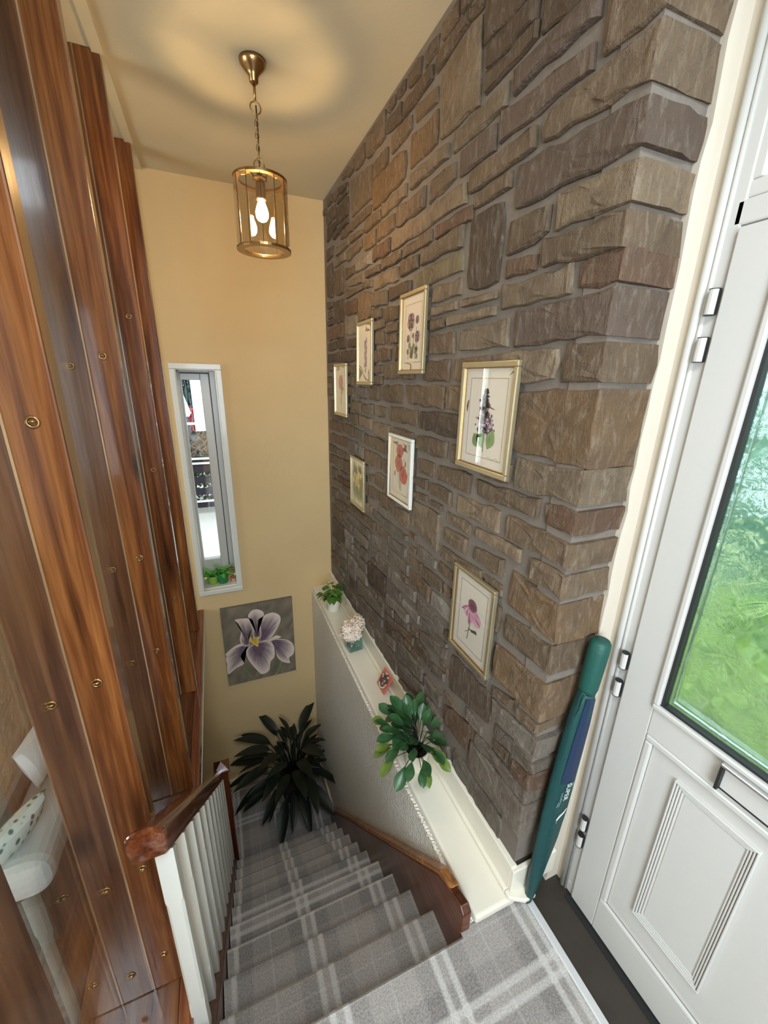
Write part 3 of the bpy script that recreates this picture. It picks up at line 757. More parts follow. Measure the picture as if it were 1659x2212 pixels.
 ('nx',[1.564,1.038,1.498,1.038,1.498,1.012,1.564,1.012]),
 ('nx',[2.58,1.098,2.514,1.098,2.514,1.072,2.58,1.072]),
 ('nx',[2.67,1.098,2.604,1.098,2.604,1.072,2.67,1.072]),
 ('nx',[2.496,1.558,2.43,1.558,2.43,1.532,2.496,1.532]),
 ('nx',[2.573,1.778,2.507,1.778,2.507,1.752,2.573,1.752]),
 ('nx',[0.794,2.578,0.728,2.578,0.728,2.552,0.794,2.552]),
 ('nx',[0.884,2.578,0.818,2.578,0.818,2.552,0.884,2.552]),
 ('nx',[2.982,2.718,2.916,2.718,2.916,2.692,2.982,2.692]),
 ('nx',[0.78,2.758,0.714,2.758,0.714,2.732,0.78,2.732]),
 ('nx',[0.87,2.758,0.804,2.758,0.804,2.732,0.87,2.732]),
 ('nx',[1.82,2.758,1.754,2.758,1.754,2.732,1.82,2.732]),
 ('nx',[1.91,2.758,1.844,2.758,1.844,2.732,1.91,2.732]),
 ('nx',[2.56,2.758,2.494,2.758,2.494,2.732,2.56,2.732])]
PAL = {'n': (0.151, 0.105, 0.064), 'l': (0.198, 0.148, 0.095), 'd': (0.101, 0.071, 0.046), 'r': (0.139, 0.08, 0.049), 'o': (0.178, 0.112, 0.058), 'p': (0.139, 0.099, 0.075), 'k': (0.083, 0.059, 0.041), 'w': (0.26, 0.219, 0.161), 'y': (0.178, 0.145, 0.084), 'g': (0.172, 0.145, 0.115), 's': (0.26, 0.231, 0.198)}
mb = MB(); mb.box(.7895, 1.0, .684, YF, .0, ZC); mb.box(.7845, .95, .6765, .76, .165, ZC)
wall_right = struct('wall_right', mb, M['mortar'])
# plain walling above and beyond the door
def stone_mesh(q, corner, r, coarse=False):
    P = [Vector((q[0],q[1])), Vector((q[2],q[3])), Vector((q[4],q[5])), Vector((q[6],q[7]))]   # TL TR BR BL in (y,z)
    if corner:
        for i_ in (0,1): P[i_].y += .004
        for i_ in (2,3): P[i_].y -= .004
        e = .6685 + r.uniform(-.004, .004)
        P[1].x = e + r.uniform(-.002,.002); P[2].x = e + r.uniform(-.002,.002)
    P[0] += Vector((.003,.0025)); P[1] += Vector((-.003,.0025)); P[2] += Vector((-.003,-.0025)); P[3] += Vector((.003,-.0025))
    w = (P[0]-P[1]).length; h = (P[1]-P[2]).length
    nx = max(2, min(7, round(w/.05))) if not coarse else 2; nz = max(1, min(4, round(h/.05))) if not coarse else 1
    out = []
    for a, b, n in ((0,1,nx),(1,2,nz),(2,3,nx),(3,0,nz)):
        for k in range(n):
            p = P[a].lerp(P[b], k/n); out.append(p)
    c = sum(out, Vector((0,0))) / len(out)
    J = min(.0055, .09*min(w,h)); N = len(out)
    pts = []
    for i, p in enumerate(out):
        j = Vector((r.uniform(-J,J), r.uniform(-J,J)))
        d = (c-p); corner_pull = .0
        if (p-P[0]).length < 1e-6 or (p-P[1]).length < 1e-6 or (p-P[2]).length < 1e-6 or (p-P[3]).length < 1e-6: corner_pull = min(.006, .1*min(w,h))
        if corner and abs(p.x - P[1].x) < .004: j.x *= .5; corner_pull = .002
        pts.append(p + j + (d.normalized()*corner_pull if d.length else d))
    def inset(p, d):
        v = c - p; L = v.length
        return p + v*min(d/max(L,1e-6), .85)
    face = .778 + r.uniform(-.0045, .004)
    m = MB(); rings = []
    def ring(x, dd, jx=.0):
        rings.append([(x + r.uniform(-jx,jx), *inset(p, dd)) for p in pts])
    if corner:
        for xx in (.945, .915, .875, .835):
            off = r.uniform(-.003,.003) + (.002 if xx > .9 else 0)
            rings.append([(xx, p.x + (off + r.uniform(-.003,.003) if p.x < .69 else 0), p.y) for p in pts])
    else: ring(.800, .0)
    ring(face+.006, .0, .002); ring(face, .0045, .0018)
    mi = min(w,h)
    ring(face-.0015, .18*mi, .003); ring(face-.002, .36*mi, .003)
    m.rings(rings, cap0=False, cap1=False)
    b = len(m.v); m.v.append((face-.002+r.uniform(-.003,.002), c.x, c.y)); k0 = (len(rings)-1)*N
    for i in range(N):
        m.f.append((k0+i, k0+(i+1)%N, b)); m.uv.append(None); m.mi.append(0); m.col.append(None)
    return m
sr = random.Random(5); infill = MB()
for tg, q in STONES:
    if 'x' in tg:
        m = stone_mesh(q, False, sr, True); b = len(infill.v); infill.v += m.v
        for f in m.f: infill.f.append(tuple(b+i for i in f)); infill.uv.append(None); infill.mi.append(0); infill.col.append(None)
        continue
    m = stone_mesh(q, 'c' in tg, sr)
    o = child('stone', m, M['stone'], wall_right, fix=True)
    key = [k for k in tg if k != 'c']; col = PAL[key[0] if key else 'n']; k = sr.uniform(.82, 1.18); h = sr.uniform(-.02,.02)
    o.color = (col[0]*k*(1+h), col[1]*k, col[2]*k*(1-h), 1)
o = child('stone_infill', infill, M['stone'], wall_right, fix=True); o['kind'] = 'stuff'; o.color = (*PAL['n'], 1)
# plaster strip that meets the stone return in a ragged line
mb = MB(); prev = None; n = 46; rr = random.Random(8)
jag = [.938 + rr.uniform(-.005, .004) + .002*math.sin(i*.9) for i in range(n+1)]
for i in range(n):
    z0, z1 = ZC*i/n, ZC*(i+1)/n
    mb.face([(jag[i],.6605,z0),(1.0,.6605,z0),(1.0,.6605,z1),(jag[i+1],.6605,z1)]); mb.face([(jag[i],.6605,z0),(jag[i+1],.6605,z1),(jag[i+1]+.002,.686,z1),(jag[i]+.002,.686,z0)])
mb.box(.988, .999, .636, .667, 0, ZC); child('plaster_reveal', mb, M['reveal'], wall_right)
struct('wall_right_near', box(.79, 1.0, -1.5, -.36, 0, ZC), M['reveal'])
struct('wall_above_door', box(.79, 1.0, -.36, .684, 2.66, ZC), M['mortar'])

# ================================================================ DOOR
XD = .991
fx = lambda u, v, d: (XD + d, u, v)
d1 = struct('door_1', frame_rect(MB(), -.335, .640, -.0, 2.66, .0495, fx, -.004, .07), M['upvc'], bevel=.004, fix=True)
mb = MB()
for x_, y_, r_ in ((XD-.006, .632, .009), (XD-.005, .619, .005)): mb.tube([(x_, y_, .0), (x_, y_, 2.66)], r_, 10)
child('frame_moulding', mb, M['upvc'], d1, smooth=True)
child('transom', box(XD-.004, XD+.07, -.27, .606, 2.0, 2.045), M['upvc'], d1, bevel=.004)
child('fanlight_frame', frame_rect(MB(), -.268, .604, 2.045, 2.594, .030, fx, -.002, .05), M['upvc'], d1, bevel=.004, fix=True)
child('fanlight_pane', box(XD+.018, XD+.022, -.25, .58, 2.07, 2.57), M['glass'], d1)
child('seal', frame_rect(MB(), -.262, .596, .004, 1.999, .003, fx, -.0005, .03), M['seal'], d1, fix=True)
# the leaf
LY0, LY1 = -.255, .588; GY0, GY1, GZ0, GZ1 = -.150, .490, .922, 1.895
mb = MB()
for a, b, c, d in ((GY1+.012, LY1, .01, 1.995), (LY0, GY0-.012, .01, 1.995), (GY0-.012, GY1+.012, GZ1+.012, 1.995), (GY0-.012, GY1+.012, .822, GZ0-.012), (GY0-.012, GY1+.012, .01, .135)):
    mb.box(XD-.012, XD+.04, a, b, c, d)
leaf = child('door_leaf', mb, M['upvc'], d1, bevel=.0025)
bead = lambda a, b, c, d, w, o0, o1: frame_rect(MB(), a, b, c, d, w, fx, o0, o1)
child('glazing_bead', bead(GY0-.014, GY1+.014, GZ0-.014, GZ1+.014, .015, -.020, .0), M['upvc'], leaf, bevel=.004, fix=True)
child('glass_seal', bead(GY0-.001, GY1+.001, GZ0-.001, GZ1+.001, .009, -.010, .012), M['black'], leaf, fix=True)
child('spacer_bar', bead(GY0+.012, GY1-.012, GZ0+.012, GZ1-.012, .004, .016, .022), M['chrome'], leaf, fix=True)
PY0, PY1, PZ0, PZ1 = -.150, .490, .147, .810
child('panel', box(XD-.004, XD+.035, PY0, PY1, PZ0, PZ1), M['upvc'], leaf)
child('panel_bead', bead(PY0-.012, PY1+.012, PZ0-.012, PZ1+.012, .020, -.014, .0), M['upvc'], leaf, bevel=.005, fix=True)
child('bead_gap', bead(PY0+.007, PY1-.007, PZ0+.007, PZ1-.007, .0012, -.0055, .0), M['black'], leaf, fix=True)
for a, b in ((.232, .412), (-.072, .108)):
    r = MB()
    for k in range(4): frame_rect(r, a+.006*k, b-.006*k, .245+.006*k, .760-.006*k, .0048, fx, -.013+.002*k, .0)
    child('raised_moulding', r, M['upvc'], leaf, bevel=.0018, fix=True)
    child('raised_field', box(XD-.0055, XD, a+.026, b-.026, .271, .734), M['upvc'], leaf)
mb = MB(); mb.box(XD-.030, XD-.012, -.03, .335, .900, .909); child('letter_flap_lip', mb, M['chrome'], leaf, bevel=.002)
mb = MB(); mb.box(XD-.028, XD-.012, .329, .335, .835, .900); mb.box(XD-.017, XD-.012, -.03, .329, .835, .840); child('letter_flap_painted_shade', mb, M['black'], leaf)  # black strips paint in the shadow at the flap's end and lower edge
child('letter_flap', box(XD-.018, XD-.012, -.03, .329, .840, .900), M['upvc'], leaf, bevel=.001)
for z in (1.866, .345, .98):
    for dz in (0, -.092) if z != .345 else (0, -.075):
        h_ = child('hinge', MB().tube([(XD-.014, .602, z+dz-.024), (XD-.014, .602, z+dz+.024)], .0098, 12), M['upvc'], d1, smooth=False, bevel=.001)
        mb = MB(); mb.tube([(XD-.014,.602,z+dz+.024),(XD-.014,.602,z+dz+.0252)], .0104, 12); mb.tube([(XD-.014,.602,z+dz-.0252),(XD-.014,.602,z+dz-.024)], .0105, 12); mb.box(XD-.016, XD-.010, .5905, .592, z+dz-.024, z+dz+.024)
        child('hinge_painted_shade', mb, M['black'], h_)  # black caps and strip paint in the shade lines round each knuckle
# obscure glass with leaves in relief: a real height field
def leaf_glass():
    ny, nz = 230, 340; W, Hh = GY1-GY0, GZ1-GZ0
    Y, Z = np.meshgrid(np.linspace(0, W, ny), np.linspace(0, Hh, nz), indexing='ij')
    hgt = .00025*np.sin(Y*95+np.sin(Z*40)*2)*np.sin(Z*80+Y*30); g = np.random.RandomState(4)
    for _ in range(330):
        cy, cz, an = g.uniform(0, W), g.uniform(0, Hh), g.uniform(0, 2*np.pi); L = g.uniform(.055, .095); w = L*g.uniform(.24, .36); bend = g.uniform(-4, 4)
        u = (Y-cy)*np.cos(an)+(Z-cz)*np.sin(an); v = -(Y-cy)*np.sin(an)+(Z-cz)*np.cos(an) + bend*u*u
        pr = np.clip(1-(2*u/L)**2, 0, 1)**.8*w/1.0*.5; ins = (np.abs(u) < L/2) & (np.abs(v) < pr+.0004)
        s = np.abs(v)/np.maximum(pr, 1e-5)
        h = .0009*(1-s**2) + .0011*np.exp(-((s-.92)/.14)**2) - .0010*np.exp(-(v/.0011)**2) + .0002*np.sin(u*700+np.abs(v)*900)
        hgt = np.where(ins, h, hgt)
    v = [(XD+.004-float(hgt[i,j]), GY0+float(Y[i,j]), GZ0+float(Z[i,j])) for i in range(ny) for j in range(nz)]
    b = len(v); v += [(XD+.012, GY0, GZ0), (XD+.012, GY1, GZ0), (XD+.012, GY1, GZ1), (XD+.012, GY0, GZ1)]
    f = [(i*nz+j, i*nz+j+1, (i+1)*nz+j+1, (i+1)*nz+j) for i in range(ny-1) for j in range(nz-1)] + [(b, b+1, b+2, b+3)]
    me = bpy.data.meshes.new('leaf_pane'); me.from_pydata(v, [], f); me.polygons.foreach_set('use_smooth', [True]*len(f)); me.materials.append(M['leaf_glass']); me.update(); return me
child('leaf_pane', leaf_glass(), None, leaf)

# ================================================================ STAIRS
stairs = empty('staircase', (.2, Y0, 0), 'flight of ten steps in grey plaid carpet between white balusters and brown string', 'stairs')
for k in range(0, 11):
    z = -RI*k; y = Y0 + GO*(k-1) if k else Y0
    mb = MB(); v = k*(GO+RI)
    if k == 0:
        prof = [(Y0-.026, 0, -.026), (Y0-.008, 0, -.008), (Y0, -.008, 0), (Y0, -.03, .022), (Y0-.022, -.045, .035), (Y0-.022, -RI, .17)]
    elif k < 10:
        n0 = Y0 + GO*k
        prof = [(n0-GO-.022, z, -GO-.022), (n0-.008, z, -.008), (n0, z-.008, 0), (n0, z-.03, .022), (n0-.022, z-.045, .035), (n0-.022, z-RI, .17)]
    else: break
    for a, b in zip(prof, prof[1:]):
        mb.face([(XL,a[0],a[1]),(XR,a[0],a[1]),(XR,b[0],b[1]),(XL,b[0],b[1])], [(XL,a[2]+v+Y0),(XR,a[2]+v+Y0),(XR,b[2]+v+Y0),(XL,b[2]+v+Y0)])
    sk = [(p[0], p[1]) for p in prof] + [(prof[-1][0]-.03, prof[-1][1]), (prof[0][0], prof[0][1]-.05)]
    for X in (XL, XR): mb.face([(X, p[0], p[1]) for p in sk], [(X+p[0]*.2, p[1]) for p in sk])
    child('carpeted_step', mb, M['carpet'], stairs)
NL = lambda y: -(y - Y0)*RI/GO           # nosing line
def slope_prism(x0, x1, pts):
    """prism across X from a (y,z) outline"""
    return MB().rings([[(x0, p[0], p[1]) for p in pts], [(x1, p[0], p[1]) for p in pts]])
ye = 2.36
child('wall_string', slope_prism(.572, .605, [(.648,-.09), (.648,.085), (.668,.10), (.745,.068), (.80,.035), (ye,NL(ye)+.10), (2.43,NL(2.43)+.09), (2.43,ZL), (ye-.05,ZL), (Y0+.02,-.34)]), M['string'], stairs, bevel=.004, fix=True)
child('string_capping', slope_prism(.574, .6118, [(.725,.086), (.80,.060), (ye,NL(ye)+.115), (2.42,NL(2.42)+.105), (2.42,NL(2.42)+.078), (ye,NL(ye)+.088), (.80,.030), (.738,.058)]), M['capping'], stairs, bevel=.009, seg=3, fix=True)
child('outer_string', slope_prism(-.232, -.176, [(.50,-.20), (.50,.03), (.66,.0), (ye,NL(ye)+.015), (ye,ZL), (ye-.05,ZL), (.60,-.30)]), M['string'], stairs, bevel=.003, fix=True)

# banister: handrail, newel, twelve white balusters
ban = empty('stair_banister', (-.21, 2.35, ZL), 'mahogany handrail on white square balusters ending in a capped newel post', 'banister')
def rail_section(y, zb, n=12):
    w, h = .040, .100; xc = -.227; r = .028
    pr = [(-w*.80, 0), (w*.80, 0), (w*.98, .012), (w*.90, .024), (w, .036), (w, h-r)]
    pr += [(w-r+r*math.cos(a), h-r+r*.9*math.sin(a)) for a in np.linspace(.1, math.pi/2, n)]
    pr += [(-w+r+r*math.cos(a), h-r+r*.9*math.sin(a)) for a in np.linspace(math.pi/2, math.pi-.1, n)]
    pr += [(-w, h-r), (-w, .036), (-w*.90, .024), (-w*.98, .012)]
    return [(xc + a, y, zb + b) for a, b in pr]
RS = 1.038; y0r, y1r = .742, 2.318
zr = lambda y: .692 - RS*(y - .742)
mb = MB(); rg = []
for y, sc in ((y0r-.006, .86), (y0r-.002, .95), (y0r+.006, 1.0), (1.2, 1), (1.7, 1), (y1r, 1)):
    s_ = rail_section(y, zr(y)); c_ = (-.227, y, zr(y)+.05)
    rg.append([tuple(c_[i] + (p[i]-c_[i])*sc for i in range(3)) for p in s_])
mb.rings(rg); child('handrail', mb, M['rail'], ban, smooth=True, fix=True).modifiers.new('edges', 'EDGE_SPLIT').split_angle = math.radians(38)
nx0, nx1, ny0, ny1 = -.232, -.160, 2.30, 2.372
mb = MB(); mb.box(nx0, nx1, ny0, ny1, ZL, -.862); newel = child('newel_post', mb, M['newel'], ban, bevel=.004)
mb = MB(); e = .014
rr_ = lambda d, z: [(nx0-d, ny0-d, z), (nx1+d, ny0-d, z), (nx1+d, ny1+d, z), (nx0-d, ny1+d, z)]
mb.rings([rr_(.004,-.868), rr_(e,-.862), rr_(e,-.846), rr_(e-.003,-.842), rr_(-.034,-.800)]); child('newel_cap', mb, M['newel'], newel, bevel=.002)
for i in range(12):
    y = .771 + .1335*i; zb = NL(y) + .012
    mb = MB(); w = .0195; yc = y + w; xc = -.2075
    def sq(z, c, top=False):
        q = [(xc-w+c,yc-w),(xc+w-c,yc-w),(xc+w,yc-w+c),(xc+w,yc+w-c),(xc+w-c,yc+w),(xc-w+c,yc+w),(xc-w,yc+w-c),(xc-w,yc-w+c)]
        return [(a, b, zr(b)+.004 if top else z) for a, b in q]
    zt = zr(yc)
    mb.rings([sq(zb, .0008), sq(zb+.16, .0008), sq(zb+.18, .006), sq(zt-.17, .006), sq(zt-.15, .0008), sq(zt, .0008, True)])
    child('baluster', mb, M['white'], ban, fix=True)

# ================================================================ GLAZED TIMBER SCREEN
screen = empty('timber_screen', (-.33, 1.8, 0), 'full height screen of varnished pine posts with glass panes beside the stair', 'screen')
def screw_mesh():
    m = MB(); m.torus((0,0,0), .0085, .0026, 'y', 16, 6); m.lathe([(.0001,0), (.0065,0), (.0065,.003), (.0001,.003)], n=10); return m.mesh('screw', M['brass'], True)
SCREW = screw_mesh(); SCREW_L = MB().torus((0,0,0), .0085, .0028, 'y', 16, 6).mesh('screw', M['chrome'], True)
SX = [-.410, -.3275, -.2465]
PY = [.250, .870, 1.491, 2.111, 2.732]
for k, y in enumerate(PY):
    zt = ZC
    d = .050 if k else .154
    post = child('post', box(SX[1]-.0022, SX[1]+.0022, y+.0012, y+d-.001, .001, zt), M['bead'], screen)
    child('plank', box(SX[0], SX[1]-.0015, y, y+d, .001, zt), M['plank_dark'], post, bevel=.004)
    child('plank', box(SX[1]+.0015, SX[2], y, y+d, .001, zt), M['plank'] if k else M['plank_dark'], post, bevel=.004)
    if k in (1, 2, 3):
        for (u, z) in {1: ((.0, 1.08), (.0, .50), (.0, .14), (-.0, 1.62)), 2: ((0, 1.10), (0, .72), (0, 1.75)), 3: ((0, 1.28), (0, 1.93), (0, .6))}[k]:
            for xx in (SX[1]+.042, SX[0]+.040):
                s_ = bpy.data.objects.new('screw', SCREW); C.objects.link(s_); s_.parent = post; s_.location = (xx, y-.0006, z + (.0 if xx > SX[1] else -.03))
for k in range(4):
    child('glass_pane', box(-.374, -.368, PY[k]+(.154 if k == 0 else .050), PY[k+1]+.0, .001, ZC), M['glass'], screen)
child('glass_pane', box(-.374, -.368, PY[4]+.05, YF, .001, ZC), M['glass'], screen)
struct('trim_3', box(-.27, -.232, .2, YF, ZC-.012, ZC), M['ceiling'])

# ================================================================ LEDGE
ledge = empty('ledge', (.7, 1.8, .02), 'cream painted timber ledge running along the foot of the stone wall', 'ledge')
child('ledge_board', box(.624, .789, .645, YF, .0045, .040), M['ledge'], ledge, bevel=.011, seg=4)
child('back_board', MB().rings([[(.752,.668,.0405),(.845,.668,.0405),(.845,.618,.0405),(.80,.618,.0405),(.752,.645,.0405)], [(.752,.668,.058),(.845,.668,.058),(.845,.618,.058),(.80,.618,.058),(.752,.645,.058)]]), M['ledge'], ledge, bevel=.004, fix=True)
child('back_strip', box(.752, .782, .668, YF, .0405, .058), M['ledge'], ledge, bevel=.003)
child('upstand', box(.765, .789, .664, YF, .058, .165), M['ledge'], ledge, bevel=.004)
child('upstand_return', box(.765, .950, .652, .668, .0585, .160), M['ledge'], ledge, bevel=.003)

# ================================================================ FRAMED FLOWER PRINTS
def blob(mb, cx, cy, pts, z, col, col2=None, to=None):
    """flat ink shape: fan from centre (col) to rim (col2)"""
    n = len(pts); col2 = col2 or col
    for i in range(n):
        a, b = pts[i], pts[(i+1)%n]
        mb.face([to(cx,cy,z), to(*a,z), to(*b,z)], None, 0, [col, col2, col2])
def ell(cx, cy, a, b, rot=0, n=14, wob=0, r=rnd):
    o = []
    for i in range(n):
        t = 2*math.pi*i/n; k = 1 + r.uniform(-wob, wob); x, y = a*math.cos(t)*k, b*math.sin(t)*k
        o.append((cx + x*math.cos(rot) - y*math.sin(rot), cy + x*math.sin(rot) + y*math.cos(rot)))
    return o
def stem(mb, pts, w, z, col, to):
    for (x0,y0), (x1,y1) in zip(pts, pts[1:]):
        d = Vector((x1-x0, y1-y0)); nrm = Vector((-d.y, d.x)).normalized()*w/2
        mb.face([to(x0-nrm.x,y0-nrm.y,z), to(x1-nrm.x,y1-nrm.y,z), to(x1+nrm.x,y1+nrm.y,z), to(x0+nrm.x,y0+nrm.y,z)], None, 0, col)
def lf(cx, cy, L, w, rot):
    o = []
    for i in range(9):
        t = i/8; o.append((cx + L*t*math.cos(rot) - w*math.sin(math.pi*t)**1.0*math.sin(rot), cy + L*t*math.sin(rot) + w*math.sin(math.pi*t)*math.cos(rot)))
    for i in range(7, 0, -1):
        t = i/8; o.append((cx + L*t*math.cos(rot) + w*math.sin(math.pi*t)*math.sin(rot), cy + L*t*math.sin(rot) - w*math.sin(math.pi*t)*math.cos(rot)))
    return o
PUR, DPUR, LIL, RED, PINK, GRN, DGRN, YEL, INK = (.16,.06,.20), (.07,.02,.09), (.42,.30,.48), (.48,.04,.04), (.62,.22,.38), (.10,.20,.07), (.05,.10,.05), (.85,.62,.06), (.06,.05,.07)
def art(kind, mb, W, Hh, to):
    r = random.Random(kind)
    B = lambda cx, cy, p, c, c2=None, z=0: blob(mb, cx, cy, p, z, c, c2, to)
    if kind == 'tulip':
        stem(mb, [(.50*W,.20*Hh),(.46*W,.32*Hh),(.50*W,.44*Hh),(.62*W,.52*Hh)], .008, 0, (.28,.36,.14), to)
        B(.56*W,.48*Hh, lf(.46*W,.40*Hh,.26*W,.02,.75), (.25,.34,.12), (.5,.56,.3)); B(.47*W,.25*Hh, lf(.47*W,.18*Hh,.24*Hh,.012,1.5), (.5,.55,.2), (.6,.62,.35))
        for k in range(3): B(.47*W,.66*Hh, ell((.44+.04*k)*W,.66*Hh,.16*W,.155*Hh,0,16,.04,r), (.52,.08,.13), (.42,.08,.20), .0001*k)
    elif kind == 'bell':
        stem(mb, [(.5*W,.15*Hh),(.53*W,.4*Hh),(.5*W,.6*Hh),(.56*W,.78*Hh)], .004, 0, DGRN, to)
        for k in range(16):
            y = (.24+.5*k/16)*Hh; s = (-1)**k; B((.52+s*.07)*W, y, lf((.53+s*.02)*W, y, .10*Hh, .010, 1.57-s*.5 + (3.1 if k%3==0 else 0)), INK if k%2 else DPUR, LIL, .0001)
    elif kind == 'pansy':
        for k, (sx, y0, y1) in enumerate(((.42,.16,.52), (.55,.16,.45), (.66,.16,.58), (.34,.16,.36), (.70,.16,.40))): stem(mb, [(sx*W-.01,y0*Hh),(sx*W,y1*Hh)], .0028, 0, DGRN, to)
        for k in range(11): x, y = r.uniform(.25,.75)*W, r.uniform(.14,.32)*Hh; B(x, y, lf(x,y,.09*Hh,.012,r.uniform(.6,2.4)), DGRN, (.12,.20,.12), .0001)
        def pan(cx, cy, s):
            for a in (.9, 2.2, 3.6, 5.8, 4.7): B(cx, cy, ell(cx+.55*s*math.cos(a), cy+.6*s*math.sin(a), .55*s, .62*s, a, 14, .06, r), LIL if a < 3 else (.85,.78,.75), PUR, .0001)
            for a in (3.4, 4.7, 6.0): B(cx, cy, ell(cx+.34*s*math.cos(a), cy+.36*s*math.sin(a), .26*s, .34*s, a-1.57, 10, .05, r), (.02,.0,.03), (.06,.02,.08), .0003)
            B(cx, cy, ell(cx, cy, .09*s, .09*s), YEL, YEL, .0004)
        pan(.40*W, .66*Hh, .030); pan(.68*W, .67*Hh, .014); pan(.30*W, .44*Hh, .014); pan(.70*W, .45*Hh, .020); pan(.52*W, .47*Hh, .009); pan(.66*W, .27*Hh, .013)
    elif kind == 'budd':
        stem(mb, [(.50*W,.16*Hh),(.50*W,.34*Hh),(.47*W,.5*Hh)], .004, 0, (.2,.18,.12), to)
        for k in range(330):
            t = r.random()**.8; y = (.33 + .46*t)*Hh; s = (1-t)*.15*W + .006; x = (.49-.02*t)*W + r.gauss(0,.55)*s; q = r.uniform(.003,.006)
            B(x, y, ell(x,y,q,q,0,5,.2,r), r.choice((PUR,DPUR,LIL,(.24,.10,.18))), None, .0002)
        for k in range(60): x, y = (.62+r.gauss(0,.045))*W, (.30+r.gauss(0,.035))*Hh+.02; B(x,y, ell(x,y,.004,.004,0,5,.2,r), r.choice((PUR,DPUR,LIL)), None, .0003)
        for a, x, L in ((1.95,.44,.21), (1.2,.55,.22), (2.2,.36,.17)): B(x*W+.04*math.cos(a), .30*Hh, lf(x*W+.01,.20*Hh,L*Hh,.022,a), (.10,.22,.06), (.22,.36,.12), .0004)
    elif kind == 'daff':
        for k in range(70):
            x, y = r.uniform(.10,.90)*W, r.uniform(.12,.9)*Hh; t = y/Hh; c = (.20+.35*t, .34+.26*t, .10+.22*t) if t < .5 else (.62,.66,.40)
            B(x,y, ell(x,y,.012,.03,r.uniform(-.3,.3),8,.2,r), c, tuple(min(1,q*1.15) for q in c))
        for k in range(26): x = r.uniform(.15,.85)*W; y = .12*Hh; B(x,y+.05, lf(x,y,.36*Hh,.006,1.57+r.uniform(-.25,.25)), (.05,.16,.05), (.16,.30,.10), .0002)
        for k in range(9):
            x, y = r.uniform(.22,.78)*W, r.uniform(.46,.70)*Hh
            for a in range(6): B(x,y, ell(x+.011*math.cos(a*1.05),y+.011*math.sin(a*1.05),.010,.006,a*1.05,8,.1,r), (.88,.62,.05), (.92,.78,.2), .0003)
            B(x,y, ell(x,y,.007,.007), (.8,.42,.02), (.85,.5,.03), .0004)
    elif kind == 'poppy':
        for k, (x, y) in enumerate(((.46,.42),(.44,.56),(.58,.36))): stem(mb, [((.50+.03*k)*W,.16*Hh),(x*W,y*Hh)], .0022, 0, (.25,.25,.2), to)
        stem(mb, [(.52*W,.2*Hh),(.60*W,.66*Hh),(.68*W,.70*Hh),(.72*W,.64*Hh)], .0025, 0, (.25,.25,.2), to); B(.72*W,.62*Hh, ell(.72*W,.625*Hh,.007,.014), DGRN, (.2,.2,.14), .0001)
        stem(mb, [(.48*W,.2*Hh),(.38*W,.44*Hh),(.28*W,.47*Hh),(.24*W,.42*Hh)], .0025, 0, (.25,.25,.2), to); B(.23*W,.40*Hh, ell(.235*W,.405*Hh,.007,.013), DGRN, (.2,.2,.14), .0001)
        for x, y, a, b in ((.45,.80,.030,.034), (.40,.60,.040,.040), (.63,.44,.038,.042)):
            for q in range(3): B(x*W,y*Hh, ell(x*W+r.uniform(-.005,.005),y*Hh,a,b,r.uniform(0,3),16,.10,r), (.36,.03,.04), (.62,.07,.06), .0002+.0001*q)
            B(x*W,y*Hh, ell(x*W,y*Hh,.010,.010,0,10,.1,r), (.05,.01,.02), (.25,.03,.03), .0006)
    elif kind == 'ech':
        stem(mb, [(.42*W,.20*Hh),(.47*W,.42*Hh),(.50*W,.60*Hh)], .0045, 0, (.25,.22,.16), to)
        for k in range(15):
            a = -1.57 + (k-7)*.155 + r.uniform(-.05,.05); L = r.uniform(.18,.25)*Hh
            B(.50*W+.5*L*math.cos(a), .64*Hh+.5*L*math.sin(a), lf(.50*W,.64*Hh,L,.0085,a), r.choice((PINK,(.70,.34,.46),(.50,.12,.28))), (.80,.52,.58) if k%3 else (.45,.05,.16), .0002+.00004*k)
        B(.5*W,.66*Hh, ell(.50*W,.665*Hh,.026,.024,0,14,.05,r), (.12,.03,.06), (.25,.08,.12), .0009)
    elif kind == 'plain': pass
    # a short pencil signature stroke in the lower corner
    if kind in ('pansy', 'budd', 'poppy'):
        p = [(.60*W + .012*k, .115*Hh + .004*math.sin(k*2.2)) for k in range(6)]; stem(mb, p, .0012, 0, (.3,.28,.26), to)
KX = .985
